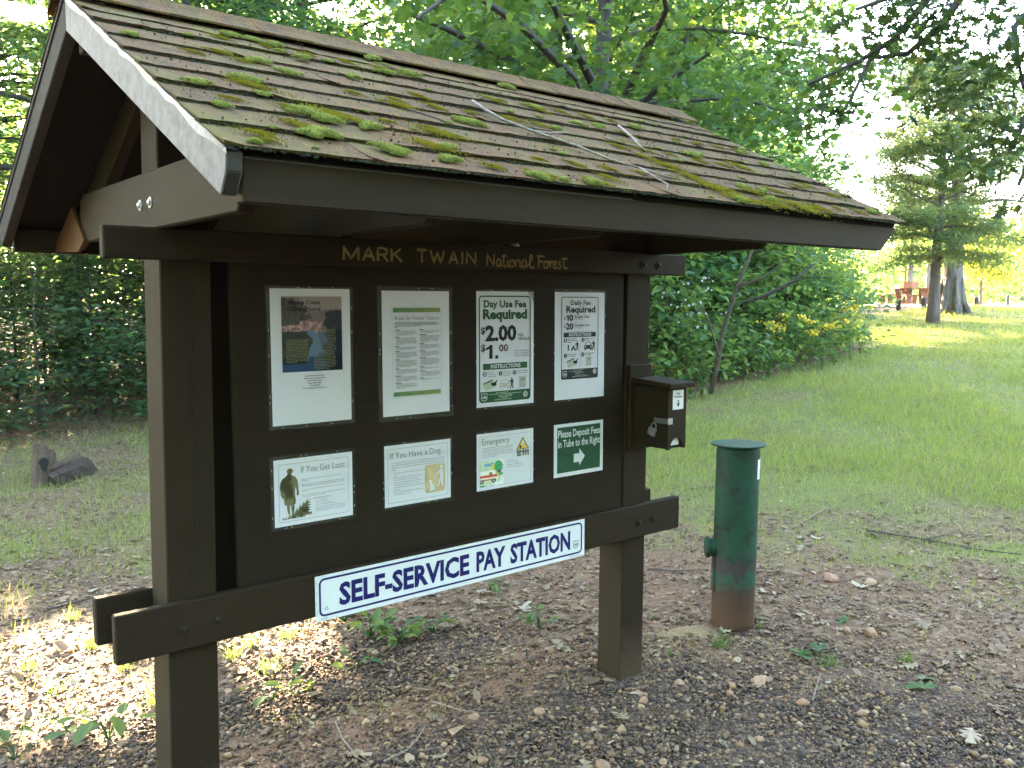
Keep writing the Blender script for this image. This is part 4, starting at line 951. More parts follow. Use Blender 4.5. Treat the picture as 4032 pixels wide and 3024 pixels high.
s.poly([(7.6, 3.35), (7.75, 3.2), (8.45, 3.2), (8.62, 3.35), (8.6, 3.55), (8.35, 3.5), (8.3, 3.38), (7.9, 3.38), (7.85, 3.5), (7.6, 3.55)], 'ink', 'pictogram', 3); s.poly([(7.9, 3.48), (8.3, 3.48), (8.5, 4.05), (7.7, 4.05)], 'ink', 'pictogram', 3); s.disc(8.1, 3.8, .13, 'paper', 'pictogram', 4)
s.text('9', 8.75, 9.2, 4.08, .92, 'ink', .034); s.one(9.22, 4.08, .38, .92, 'ink'); s.one(9.66, 4.08, .38, .92, 'ink'); s.rect(8.95, 3.62, 1.0, .06, 'ink_red', 'pictogram', 5)
for i in range(4): s.para(5.6 if i == 0 else 5.75, 7.4 if i == 0 else 9.9, 4.45 + .34 * i, 1, .3, .15, 'ink_grey', 1)
def amb(x, y):
    n = fbm(x * 6, y * 6, 4); n2 = fbm(x * 15, y * 15, 2); c = np.ones((len(x), 3)) * np.array([.78, .79, .82]); z = np.zeros(len(x))
    a = np.clip(1.25 - np.hypot((x - .3) / .75, (y - .45) / .6) + .6 * (n - .5), 0, 1)[:, None] > .35
    gr = np.stack([.35 + .3 * n2, .55 + .15 * n, .38 + .2 * n2], -1); c = np.where(a, gr, c)
    def put_(m, col): c[m] = np.array(col) * (.75 + .5 * n2[m])[:, None]
    put_((y > .05 + .1 * n) & (y < .22) & (x > .18) & (x < .55), (.16, .30, .62)); put_((x > .45 + .2 * (y - .2)) & (x < .8) & (y > .16) & (y < .55), (.62, .55, .10)); put_((np.hypot((x - .75) / .24, (y - .25) / .27) < .8 + .4 * (n - .5)), (.07, .34, .17)); put_((x > .7) & (y > .4) & (x < .85) & (y < .52), (.08, .10, .18)); put_((x > .75) & (y > .52) & (x < 1) & (y < .72 - .2 * n), (.10, .40, .10))
    body = (x < .62) & (y > .40) & (y < .80); c[body] = np.array([.80, .78, .74]) * (.9 + .2 * n2[body])[:, None]; put_((x < .72) & (y > .60) & (y < .78), (.78, .76, .72)); put_((x < .70) & (y > .57) & (y < .66), (.55, .10, .05)); put_((x < .55) & (y > .72) & (y < .79), (.5, .16, .08)); put_((x > .36) & (x < .5) & (y > .46) & (y < .58), (.20, .17, .08))
    for wx in (.05, .55): put_(np.hypot((x - wx) / .10, (y - .80) / .085) < 1, (.03, .03, .03)); put_(np.hypot((x - wx) / .05, (y - .80) / .045) < 1, (.35, .35, .33))
    put_((x < .17) & (y > .92 + .05 * n), (.04, .25, .08)); return c, (x + .15 * n < 1.02)
s.picture(.6, 4.15, 4.65, 3.8, 60, 50, amb, 2); s.done()
# 8 deposit
s = poster('green deposit fees notice with a white right arrow, low on the right of the board', 8, 1.193, 1.133, 11, 8.5, (.12, .18, .12, .18), 4)
s.rect(.68, .52, 9.65, 7.35, 'ink_dgreen'); s.text('Please Deposit Fees', .85, 10.25, 2.15, 1.15, 'paper', .016, layer=4); s.text('in Tube to the Right', .85, 10.25, 3.75, 1.15, 'paper', .016, layer=4)
s.poly([(4.3, 5.05), (5.55, 5.05), (5.55, 4.25), (6.8, 5.6), (5.55, 7.05), (5.55, 6.45), (4.3, 6.45)], 'paper', 'printing', 4); s.done()
# the long sign on the rail
r = thing('pay_station_sign', 'long white sign in blue capitals reading SELF-SERVICE PAY STATION on the lower rail', 'sign', (.725, -.036, .583)); s = Sheet(r, .115, .735, 48, 6, -.0345); s.sheet(None, mat='sign_white')
mb = MB(); mb.box(.115, .115 + 48 * IN, -.0357, -.0344, .735 - 6 * IN, .735); part('backing', mb, M['sign_white'], r)
s.border(.5, .38, 46.95, 5.05, .8, .28, 'ink_blue')
for t, a, b in (('SELF-SERVICE', 3.4, 24.6), ('PAY', 25.9, 31.4), ('STATION', 32.35, 44.8)): s.text(t, a, b, 4.35, 2.75, 'ink_blue', .036)
shield(s, 45.45, 3.2, 1.15, 1.35, 'ink_blue', 'sign_white')
for k in range(3):
    a0 = RAD(90 + 120 * k); P = [(1.55 + .26 * math.cos(a0 + d), 4.42 - .26 * math.sin(a0 + d)) for d in (-.75, 0, .55)]; Q = [(1.55 + .15 * math.cos(a0 + d), 4.42 - .15 * math.sin(a0 + d)) for d in (.55, 0, -.75)]; s.poly(P + Q, 'ink_blue', 'badge', 3)
s.text('P2305', .75, 1.65, 5.75, .16, 'ink_blue', .006); s.text('UNICOR Lompoc, CA', 44.6, 47.2, 5.78, .15, 'ink_blue', .004)
s.staples([(x, .14, 0) for x in (1, 4, 10, 15.5, 20.5, 27, 32, 38, 43.5, 47.2)] + [(x, 5.86, 0) for x in (3, 9, 15, 21, 26.5, 31, 36, 41)] + [(.18, y, 1) for y in (.9, 2.2, 3.6, 4.8)] + [(47.8, y, 1) for y in (1.2, 2.8)])
s.done()

# ------------------------------------------------------------------ envelope box on the right post
box = thing('fee_envelope_box', 'dark brown padlocked fee envelope box with a sloping lid on the right post', 'box', (1.69, -.03, .985))
bx0, bx1, by0, by1 = 1.648, 1.764, -.205, -.022
part('back_board', MB().box(1.617, 1.752, -.021, -.002, .988, 1.357), M['wood_z'], box, .003)
mb = MB(); mb.box(bx0, bx0 + .012, by0 + .012, by1, 1.012, 1.268); mb.box(bx1 - .012, bx1, by0 + .012, by1, 1.012, 1.268); mb.box(bx0 + .012, bx1 - .012, by1 - .012, by1, 1.012, 1.268); mb.box(bx0 + .012, bx1 - .012, by0 + .012, by1 - .012, 1.012, 1.022)
part('body', mb, M['wood_z'], box)
arch = [(bx0 + .018 + (bx1 - bx0 - .036) * (1 - math.cos(a)) / 2, 1.010 + .048 * math.sin(a)) for a in np.linspace(0, math.pi, 13)]
front = [(bx0, 1.008), (bx0, 1.268), (bx1, 1.268), (bx1, 1.008)] + arch[::-1]
part('front_panel', MB().prism(front, 1, by0, by0 + .0115), M['wood_z'], box)
lid = [(-.235, 1.266), (-.235, 1.286), (-.003, 1.318), (-.003, 1.300)]
part('lid', MB().prism([(-.236, 1.269), (-.236, 1.289), (-.022, 1.303), (-.022, 1.283)], 0, 1.628, 1.782), M['wood_x'], box, .002)
env = thing('envelope_stack', 'white paper envelopes showing through the arched slot of the envelope box', 'envelopes', (1.7, -.19, 1.012))
for k in range(7):
    mb = MB(); o_ = .0022 * k; z0 = 1.0225 + .0001 * k
    mb.box(bx0 + .016 + o_ * 2.2, bx1 - .02, by0 + .0125 + o_ + .006, by0 + .0145 + o_ + .006, z0, 1.20); part('envelope', mb, M['paper'], env)
hs = part('hasp', MB().box(bx0 - .0035, bx0 - .0005, by0 - .0005, by0 + .075, 1.118, 1.140), M['galv'], box, .001)
part('hasp_staple', MB().box(bx0 - .001, bx0 + .028, by0 - .003, by0 - .0005, 1.116, 1.142), M['galv'], box, .001)
lock = thing('padlock', 'small steel padlock hanging from the hasp of the envelope box', 'padlock', (bx0 - .012, by0 + .07, 1.095))
mb = MB(); rr_ = Matrix.Rotation(.35, 4, 'X')
mb.box(-.009, .009, -.019, .019, -.032, .002); part('lock_body', mb, M['lock'], lock, .003)
sh = [(0, -.0125, 0), (0, -.0125, .014), (0, -.008, .022), (0, 0, .025), (0, .008, .022), (0, .0125, .014), (0, .0125, 0)]
part('shackle', MB().tube(sh, .0028, 6), M['lock'], lock)
for o in lock.children: o.matrix_parent_inverse = rr_
r = thing('envelope_label', 'small white Fee Envelope sticker with a brown down arrow on the box front', 'sticker', (1.71, by0 - .001, 1.175)); s = Sheet(r, bx0 + .028, 1.2575, 2.7, 3.2, by0 + .0002); s.sheet(None, mat='sign_white')
M['ink_brown'] = flat('brown sticker print', (.055, .022, .016), .6)
s.text('Fee', .95, 1.75, .72, .36, 'ink_brown', .02); s.text('Envelope', .4, 2.35, 1.25, .36, 'ink_brown', .02)
s.poly([(1.22, 1.6), (1.5, 1.6), (1.5, 2.25), (1.85, 2.15), (1.36, 2.8), (.87, 2.15), (1.22, 2.25)], 'ink_brown'); s.rect(.15, 3.03, .35, .06, 'ink_brown'); s.rect(2.2, 3.03, .35, .06, 'ink_brown'); s.done()

# ------------------------------------------------------------------ green deposit pipe
PX, PY = 2.534, .092
pipe = thing('fee_deposit_pipe', 'green steel fee pipe with a flat round cap and rusty foot', 'pipe', (PX, PY, -.05))
def plean(x, y, z): return (x + .026 * z, y + .006 * z, z)
mb = MB(); mb.lathe([(.1075, -.15), (.1085, 0), (.109, .2), (.109, .5), (.1085, .88), (.104, .9)], (PX, PY, 0), 40, plean)
part('pipe_body', mb, M['pipe'], pipe, smooth=True)
mb = MB(); mb.lathe([(.10, .9005), (.1365, .9015), (.1375, .905), (.137, .909), (.1, .9115), (.002, .9125)], (PX, PY, 0), 40, plean)
part('cap_plate', mb, M['pipe'], pipe, smooth=False)
vd = np.array([.64, .77]); ld = np.array([-.77, .64])
def onpipe(ang, z, r=.1095):                       # ang measured from the side facing the camera towards the left
    d = -vd * math.cos(ang) + ld * math.sin(ang); return np.array([PX + .026 * z + d[0] * r, PY + .006 * z + d[1] * r, z]), d
for a0, a1, z in ((.50, 1.5, .487), (-1.5, -.85, .852)):
    mb = MB(); vs = []
    for k in range(7):
        p, d = onpipe(a0 + (a1 - a0) * k / 6, z, .1096); vs += [tuple(p + np.array([0, 0, .006])), tuple(p - np.array([0, 0, .006]))]
    mb.add(vs, [(2 * k, 2 * k + 1, 2 * k + 3, 2 * k + 2) for k in range(6)]); part('slot', mb, M['hole'], pipe)
mb = MB()                                           # curved access door on the left side
for k in range(7):
    for z in (.145, .335):
        for r_ in (.109, .1145):
            p, d = onpipe(1.28 + .62 * k / 6, z, r_); mb.v.append(tuple(p))
for k in range(6):
    a = k * 4; b = a + 4; mb.f += [(a + 1, a + 3, b + 3, b + 1), (a + 3, a + 2, b + 2, b + 3), (a, a + 1, b + 1, b)]
mb.f += [(0, 2, 3, 1), (24, 25, 27, 26)]
door = part('access_door', mb, M['pipe'], pipe)
p0, d0 = onpipe(1.62, .37, .10); mb = MB(); d3 = np.array([d0[0], d0[1], 0])
mb.tube([p0, p0 + d3 * .028, p0 + d3 * .034, p0 + d3 * .046, p0 + d3 * .05], [.047, .047, .055, .055, .05], 18); part('lock_housing', mb, M['pipe'], pipe)
st = thing('pipe_label', 'small white sticker with an up arrow wrapped on the right side of the green pipe', 'sticker', tuple(onpipe(-1.25, .78)[0]))
mb = MB(); bl = MB(); vs = []
for k in range(7):
    for z in (.735, .835):
        p, d = onpipe(-.84 - .70 * k / 6, z, .1099); vs.append(tuple(p))
mb.add(vs, [(2 * k, 2 * k + 2, 2 * k + 3, 2 * k + 1) for k in range(6)]); part('sticker_sheet', mb, M['sign_white'], st)
def pl(a, z): return tuple(onpipe(a, z, .1103)[0])
mb = MB(); mb.add([pl(-1.20, .79), pl(-1.36, .79), pl(-1.36, .806), pl(-1.20, .806)], [(0, 1, 2, 3)]); mb.add([pl(-1.12, .806), pl(-1.44, .806), pl(-1.28, .826)], [(0, 1, 2)])
rng = random.Random(2)
for z in (.772, .762, .752, .742):
    a = -1.05
    while a > -1.48:
        w_ = rng.uniform(.04, .1); mb.add([pl(a, z), pl(a - w_, z), pl(a - w_, z + .005), pl(a, z + .005)], [(0, 1, 2, 3)]); a -= w_ + .03
part('arrow_print', mb, M['ink_brown'], st)

# ------------------------------------------------------------------ trees, shrubs
DIA = (np.array([(0, 0, 0), (.42, .30, .07), (1, 0, -.06), (.42, -.30, .07)]), np.array([(0, 2, 1), (0, 3, 2)]))
OVA = (np.array([(0, 0, 0), (.28, .27, .06), (.68, .24, .05), (1, 0, -.08), (.68, -.24, .05), (.28, -.27, .06)]), np.array([(0, 3, 2, 1), (0, 5, 4, 3)]))
NEE = (np.array([(0, 0, 0), (.5, .10, .04), (1, 0, 0), (.5, -.10, .04)]), np.array([(0, 2, 1), (0, 3, 2)]))
def lobed(half, droop=.12, fold=.25):
    P = [(x, y) for x, y in half]; full = P + [(x, -y) for x, y in P[::-1][1:]]
    V = [(.42, 0, 0)] + [(x, y, fold * abs(y) - droop * x * x) for x, y in full]; n = len(full)
    return np.array(V), np.array([(0, 1 + i, 1 + (i + 1) % n) for i in range(n)])
MAP = lobed([(0, 0), (-.05, .3), (.12, .25), (.12, .55), (.3, .42), (.48, .62), (.55, .40), (.72, .42), (.66, .18), (.85, .16), (1, 0)])
OAK = lobed([(0, 0), (.15, .06), (.22, .22), (.32, .08), (.45, .34), (.55, .10), (.70, .28), (.76, .09), (.90, .12), (1, 0)])
HOLES = []                                        # openings in the canopy: ground spots the low sun reaches
def hole(cx, cy, rx, ry, z0, p): HOLES.append((cx, cy, rx, ry, z0, p))
hole(.12, 1.75, .82, .85, 0., .98); hole(.75, 1.9, .45, .5, 0., .95); hole(-.6, 1.9, .5, .5, 0, .8)
hole(-.6, 3.1, .5, .3, 0, .75); hole(27.5, 10, 4, 3.5, 1.5, .96); hole(34, 11, 8, 9, 2.2, .9); hole(.3, 1.1, .5, .35, 0, .9)
hole(CAM_POS[0] + .03, CAM_POS[1], .42, .42, 1.62, .9)
for px, py, rx in ((2130, 690, 1.6), (1960, 735, 1.0), (2060, 720, 1.1), (2060, 795, .55), (1640, 792, .5), (1920, 745, .9)):
    q = gpt(px, py); hole(q[0], q[1], rx * .45, rx, q[2], .95)
def keep(P, rng, grow=.06):
    k = np.ones(len(P), bool)
    for cx, cy, rx, ry, z0, p in HOLES:
        t = (P[:, 2] - z0) / SUN[2]; gx = P[:, 0] - SUN[0] * t; gy = P[:, 1] - SUN[1] * t
        ins = (((gx - cx) / (rx + grow)) ** 2 + ((gy - cy) / (ry + grow)) ** 2 < 1) & (t > 0)
        k &= ~(ins & (rng.random(len(P)) < p))
    return k
def skeleton(rng, H, r0, R, lo, nl, shape, leanv=(0, 0), up=.35, droop=.12, wob=.04):
    n = 9; tr = []
    for i in range(n):
        f = i / (n - 1); tr.append(np.array([leanv[0] * f + wob * H * .25 * math.sin(f * 5 + rng.random() * .8) * f, leanv[1] * f + wob * H * .25 * math.cos(f * 4 + rng.random()) * f, H * f]))
    tr[0][2] = -.35
    rad = [r0 * (1.35 if i == 0 else 1.0) * (1 - .86 * (i / (n - 1)) ** 1.1) for i in range(n)]
    lines = [(tr, rad)]; cen = []
    def at(f):
        q = f * (n - 1); i = min(int(q), n - 2); return tr[i] + (tr[i + 1] - tr[i]) * (q - i), r0 * (1 - .86 * f ** 1.1)
    az = rng.random() * 6.28
    for j in range(nl):
        f = lo + (1 - lo) * (j + .5 * rng.random()) / nl; p, r = at(min(f, .98)); az += 2.4 + rng.normal(0, .3)
        g = (f - lo) / (1 - lo)
        L = R * ((.30 + .75 * math.sqrt(max(0, 1 - ((g - .42) / .62) ** 2))) if shape == 'round' else (1.05 - .85 * g) if shape == 'cone' else (.6 + .4 * math.sin(g * 3.1))) * rng.uniform(.75, 1.15)
        el = up * (.35 + 1.1 * g) + rng.normal(0, .12)
        pts = [p]; d = np.array([math.cos(az) * math.cos(el), math.sin(az) * math.cos(el), math.sin(el)]); m = 6
        for i in range(1, m):
            d = d + rng.normal(0, .10, 3) + np.array([0, 0, -droop * (i / m)]); d /= np.linalg.norm(d); pts.append(pts[-1] + d * L / (m - 1))
        rr = [max(.006, r * .42 * (1 - .85 * i / (m - 1))) for i in range(m)]; lines.append((pts, rr))
        for i in range(2, m):
            cen.append((pts[i], .28 + .1 * L / 2))
            for sgn in (-1, 1):
                if rng.random() < .8:
                    dd = d * .5 + np.cross(d, [0, 0, 1]) * sgn * rng.uniform(.5, 1) + np.array([0, 0, rng.normal(.05, .25)]); dd /= np.linalg.norm(dd) + 1e-6
                    l2 = L * rng.uniform(.22, .42) * (1.1 - .1 * i); q = [pts[i] + dd * l2 * k / 3 + np.array([0, 0, -.04 * k * k * l2]) for k in range(4)]
                    lines.append((q, [max(.004, rr[i] * .5 * (1 - .25 * k)) for k in range(4)])); cen += [(q[2], .26), (q[3], .30)]
    cen.append((tr[-1], .4))
    return lines, cen
def leaf_cloud(rng, cen, n, size, T, tilt, flatn=.45, spread=1.0):
    ci = rng.integers(0, len(cen), n); C = np.array([c[0] for c in cen])[ci]; S = np.array([c[1] for c in cen])[ci] * spread
    bright = rng.random(len(cen))[ci]
    P = C + rng.normal(0, 1, (n, 3)) * np.stack([S, S, S * flatn], -1)
    rv = np.clip(.35 * bright + rng.normal(.3, .2, n), 0, 1)
    return P, size * rng.uniform(.6, 1.25, n), rotmats(rng, n, tilt), rv
def build_tree(name, label, cat, pos, H, r0, R, lo, nl, n, lsize, T, mat, bark, seed, shape='round', group=None, holes=False, tilt=.5, flatn=.45, up=.35, droop=.12, leanv=(0, 0), tname='trunk', sides=8, spread=1.0, extra=None):
    rng = np.random.default_rng(seed); root = thing(name, label, cat, pos, group)
    lines, cen = skeleton(rng, H, r0, R, lo, nl, shape, leanv, up, droop)
    if extra: extra(rng, lines, cen)
    if holes:                                      # no bough grows across the gaps
        one = np.random.default_rng(0)
        lines = [lines[0]] + [l for l in lines[1:] if keep(np.array(l[0]) + np.array(pos), one, .1).all()]
    mb = MB()
    for i, (p, r) in enumerate(lines): mb.tube(p, r, sides if i == 0 else 5 if r[0] > .02 else 3, i == 0)
    link(tname, mb.mesh(tname, M[bark], 0, True), root)
    P, sz, Rm, rv = leaf_cloud(rng, cen, n, lsize, T, tilt, flatn, spread)
    k = P[:, 2] > .02
    if holes: k &= keep(P + np.array(pos), rng)
    k &= ~((np.abs(P[:, 0] + pos[0] - .72) < 1.7) & (np.abs(P[:, 1] + pos[1]) < 1.5) & (P[:, 2] + pos[2] < 2.9))
    V, F, rn = scatter(P[k], sz[k], T[0], T[1], Rm[k], rng, rv[k])
    link('crown', np_mesh('crown', V, F, M[mat], rn), root)
    return root
def copy_thing(root, loc, rz, sc=1.0, label=None, group=None):
    r = root.copy(); COL.objects.link(r); r.location = loc; r.rotation_euler = (0, 0, rz); r.scale = (sc, sc, sc)
    if label: r['label'] = label
    if group: r['group'] = group
    for ch in list(root.children):
        c = ch.copy(); COL.objects.link(c); c.parent = r
    return r
def G(x, y): return (x, y, float(gz(x, y)))

# the shady wood behind the kiosk, left: unique crowns with the sun's gaps
WOODG = 'trees of the shady wood behind the kiosk'
LW = [(.42, 8.95, 9, .15, 'dark thick trunked tree at the far left edge of the wood, behind the stump'),
      (2.95, 10.6, 8, .10, 'slim dark tree in the wood behind the split log'),
      (3.3, 9.7, 9, .12, 'dark tree in the wood beside the left kiosk post'),
      (-.6, 10.8, 11, .2, None), (3.9, 11.2, 11, .2, None), (1.1, 13.0, 12, .2, None), (2.7, 14.2, 12, .2, None), (-.4, 15, 12, .2, None), (.4, 12.2, 10, .14, None), (4.6, 14.5, 12, .22, None)]
for i, (x, y, H, r, lb) in enumerate(LW):
    build_tree('wood_tree', lb or 'leafy dark tree deep in the wood behind the kiosk', 'tree', G(x, y), H, r, 2.7, .16, 26, 15000, .105, DIA, 'leaf_wood', 'bark_dark', 100 + i, 'round', WOODG, True, .38, .35, .3)
# understory at its edge, low leafy saplings in tiers
UND = [(-.9, 9.3, 2.2), (1.15, 9.0, 2.0), (1.9, 9.5, 2.3), (3.1, 9.2, 2.2), (.3, 10.6, 2.6), (2.2, 11.2, 2.6), (3.6, 10.4, 2.6), (-1.3, 9.8, 2.3), (1.4, 11.6, 3), (-.35, 8.9, 1.3), (2.6, 8.8, 1.2), (4.4, 9.4, 2.4), (5.4, 9.8, 2.6)]
UL = {1: 'low leafy sapling standing right behind the split log', 9: 'knee high leafy sapling at the left end of the wood edge', 3: 'leafy sapling touching the left kiosk post in the view'}
for i, (x, y, H) in enumerate(UND):
    build_tree('understory_sapling', UL.get(i, 'low leafy sapling at the dark edge of the wood behind the kiosk'), 'sapling', G(x, y), H, .022, 1.25, .12, 14, 1750, .095, OVA, 'leaf_wood', 'bark_dark', 140 + i, 'even', 'saplings along the wood edge behind the kiosk', True, .28, .22, .12, .10, tname='stem', sides=5)
und2 = build_tree('understory_sapling', 'dense dark sapling deeper in the wood behind the kiosk', 'sapling', G(1.9, 12.2), 2.5, .025, 1.5, .06, 20, 3000, .12, DIA, 'leaf_wood', 'bark_dark', 171, 'even', 'dense saplings deep in the wood', True, .35, .3, .15, .1, tname='stem', sides=5)
rng = random.Random(77)
for x, y, k in [(3.2, 12.6, 1.0), (.5, 13.2, 1.0), (2.4, 14.0, 1.15), (4.3, 13.4, 1.1), (1.2, 14.8, 1.15), (3.4, 15.4, 1.3), (5.2, 15.2, 1.4), (-.6, 12.4, 1.0)]:
    c_ = und2.copy(); COL.objects.link(c_); c_.location = G(x, y); c_.rotation_euler = (0, 0, rng.uniform(0, 6.28)); c_.scale = (k, k, k)
    for ch in list(und2.children): d_ = ch.copy(); COL.objects.link(d_); d_.parent = c_
# shared prototypes for the rest of the wood
protoA = build_tree('wood_tree', 'tall leafy tree in the wood around the kiosk', 'tree', G(5.6, 12.5), 12, .19, 2.9, .18, 30, 26000, .115, DIA, 'leaf_wood', 'bark_dark', 201, 'round', 'tall trees behind the kiosk roof', False, .45, .4, .35)
protoB = build_tree('wood_tree', 'tall leafy tree in the wood around the kiosk', 'tree', G(7.4, 14.5), 13, .22, 3.2, .22, 30, 26000, .12, DIA, 'leaf_right', 'bark_dark', 202, 'round', 'tall trees behind the kiosk roof', False, .45, .4, .35)
rng = random.Random(21)
for i, (x, y) in enumerate([(6.4, 16.5), (-2.6, 14), (-3.6, 18), (-4.2, 11.5), (-5.6, 9), (8.5, 19.5), (13.2, 17), (10.5, 23), (18.5, 15.5), (20.5, 18), (22.5, 16.5), (16, 19)]):  # outermost copies are added to shade the left wood and the lawn
    copy_thing((protoA, protoB)[i % 2], G(x, y), rng.uniform(0, 6.28), rng.uniform(.85, 1.12))

# right hand woodland: taller trees behind, shrubs along the lawn
RWG = 'trees of the woodland beside the lawn'
RW = [(7.6, 7.0, 8.5, .10), (9.2, 7.6, 9.5, .12), (11.0, 7.5, 9.0, .11), (12.6, 8.0, 8.6, .12), (14.0, 8.8, 7.2, .11), (8.4, 9.8, 11, .16), (11.6, 10.4, 11, .16), (14.0, 11.0, 9.5, .15)]
RL = ['leafy tree in the woodland right behind the right kiosk post', None, None, None, 'outermost leafy tree of the woodland, nearest the picnic tables', None, None, None]
for i, (x, y, H, r) in enumerate(RW):
    build_tree('woodland_tree', RL[i] or 'pale green leafy tree of the woodland beside the lawn', 'tree', G(x, y), H, r, 2.1, .10, 26, 12500, .125, OVA if i < 5 else DIA, 'leaf_right' if i % 3 else 'leaf_wood', 'bark_dark', 300 + i, 'round', RWG, True, .5, .4, .35, spread=.85)
SHG = 'shrubs along the edge of the woodland beside the lawn'
SHL = ['dense leafy shrub at the edge of the lawn', 'dark blue green shrub in the woodland edge', 'low leafy bush at the foot of the woodland', 'bright yellow green shrub of the woodland edge', 'tall loose shrub arching out of the woodland edge']
shp = [build_tree('woodland_shrub', SHL[0], 'shrub', G(7.6, 5.7), 2.3, .02, 1.05, .05, 18, 2900, .11, OVA, 'leaf_right', 'bark_dark', 331, 'even', SHG, False, .45, .38, .5, tname='stems', sides=5, spread=.85),
       build_tree('woodland_shrub', SHL[1], 'shrub', G(9.0, 6.1), 2.9, .025, 1.2, .05, 20, 3400, .12, OVA, 'leaf_wood', 'bark_dark', 332, 'even', SHG, False, .38, .3, .45, tname='stems', sides=5, spread=.8),
       build_tree('woodland_shrub', SHL[2], 'shrub', G(10.4, 6.0), .95, .012, .7, .05, 11, 1300, .095, OVA, 'leaf_right', 'bark_dark', 333, 'even', SHG, False, .45, .4, .5, tname='stems', sides=4, spread=.8),
       build_tree('woodland_shrub', SHL[3], 'shrub', G(14.3, 7.0), 2.2, .018, 1.15, .05, 16, 3200, .085, DIA, 'leaf_bright', 'bark_dark', 334, 'even', SHG, False, .5, .5, .6, tname='stems', sides=4, spread=.85),
       build_tree('woodland_shrub', SHL[4], 'shrub', G(11.0, 6.6), 3.4, .02, 1.4, .25, 15, 2300, .115, OVA, 'leaf_bright', 'bark_dark', 335, 'even', SHG, False, .4, .3, .6, .25, tname='stems', sides=5, spread=.8)]
for i, (x, y, k, s_) in enumerate([(6.9, 6.4, 1, 1.1), (8.4, 6.1, 0, 1), (9.9, 6.5, 4, 1), (11.3, 6.4, 0, 1.15), (12.4, 6.8, 1, 1.0), (13.3, 7.1, 3, 1.2), (14.1, 7.6, 4, .8), (14.9, 7.4, 3, .9), (7.2, 5.25, 2, 1), (8.3, 5.45, 2, 1.2), (9.3, 5.45, 2, .8), (10.1, 5.6, 2, 1.2), (11.0, 5.6, 2, .9), (11.9, 5.75, 2, 1.3), (12.7, 5.95, 3, .62), (13.5, 6.2, 2, 1.3), (14.2, 6.5, 3, .6), (14.8, 6.8, 3, .55), (8.8, 7.2, 4, 1.15), (10.4, 7.3, 1, 1.3), (6.2, 7.0, 1, 1.1), (6.5, 5.8, 2, 1.2), (7.9, 6.9, 4, 1.1), (12.0, 7.4, 4, 1.1)]):
    LB = {0: 'dark shrub behind the envelope box at the near end of the woodland edge', 7: 'bright shrub at the far right tip of the woodland edge', 8: 'low bush nearest the right kiosk post at the foot of the woodland', 17: 'lowest bright bush at the far right corner of the woodland edge', 21: 'low bush partly hidden by the right kiosk post and envelope box'}
    copy_thing(shp[k], G(x, y), rng.uniform(0, 6.28), s_ * rng.uniform(.92, 1.08), LB.get(i))
# goldenrod and white asters in front of them
def flowers(name, label, cat, x, y, H, n, mat, seed, group, nst=5, lsz=.05, fs=.018):
    r = np.random.default_rng(seed); root = thing(name, label, cat, G(x, y), group); mb = MB(); P = []; FP = []
    for k in range(nst):
        a = r.uniform(0, 6.28); tip = np.array([math.cos(a) * .22 * H * r.random() * 1.5, math.sin(a) * .22 * H, H * r.uniform(.8, 1.05)]); pts = [np.zeros(3), tip * [.3, .3, .5], tip]
        mb.tube(pts, [.005, .004, .002], 4, False)
        for f in np.linspace(.1, .92, 16): P.append(tip * [f ** 1.6, f ** 1.6, f] + r.normal(0, .03, 3))
        for j in range(n): FP.append(tip + np.array([r.normal(0, .06), r.normal(0, .06), -abs(r.normal(0, .035)) + .02]))
    link('stems', mb.mesh('stems', M['weed']), root); P = np.array(P); FP = np.array(FP)
    V, F, rn = scatter(P, lsz * r.uniform(.7, 1.3, len(P)) * 1.6, OVA[0], OVA[1], rotmats(r, len(P), .5), r); link('leaves', np_mesh('leaves', V, F, M['weed'], rn), root)
    V, F, rn = scatter(FP, fs * r.uniform(.6, 1.3, len(FP)), BLB[0], BLB[1], rotmats(r, len(FP), .8), r); link('blooms', np_mesh('blooms', V, F, M[mat], rn), root)['kind'] = 'stuff'
    return root
for i, (px, py, H) in enumerate([(1705, 812, .85), (1740, 802, .75), (1775, 800, .7), (1800, 790, .75), (1835, 778, .85), (1858, 768, .85), (1660, 822, .8)]):
    q = gpt(px, py); flowers('goldenrod', 'yellow flowering goldenrod at the edge of the shrubs by the lawn', 'wildflower', q[0], q[1], H, 14, 'flower_y', 400 + i, 'goldenrod along the lawn edge', 3, .05, .030)
for i, (px, py, H) in enumerate([(1465, 868, 1.5), (1490, 862, 1.35), (1515, 858, 1.2)]):
    q = gpt(px, py); flowers('white_aster', 'tall weed dotted with small white flowers among the shrubs right of the kiosk', 'wildflower', q[0], q[1], H, 3, 'flower_w', 420 + i, 'white flowered weeds beside the kiosk', 5, .055, .022)
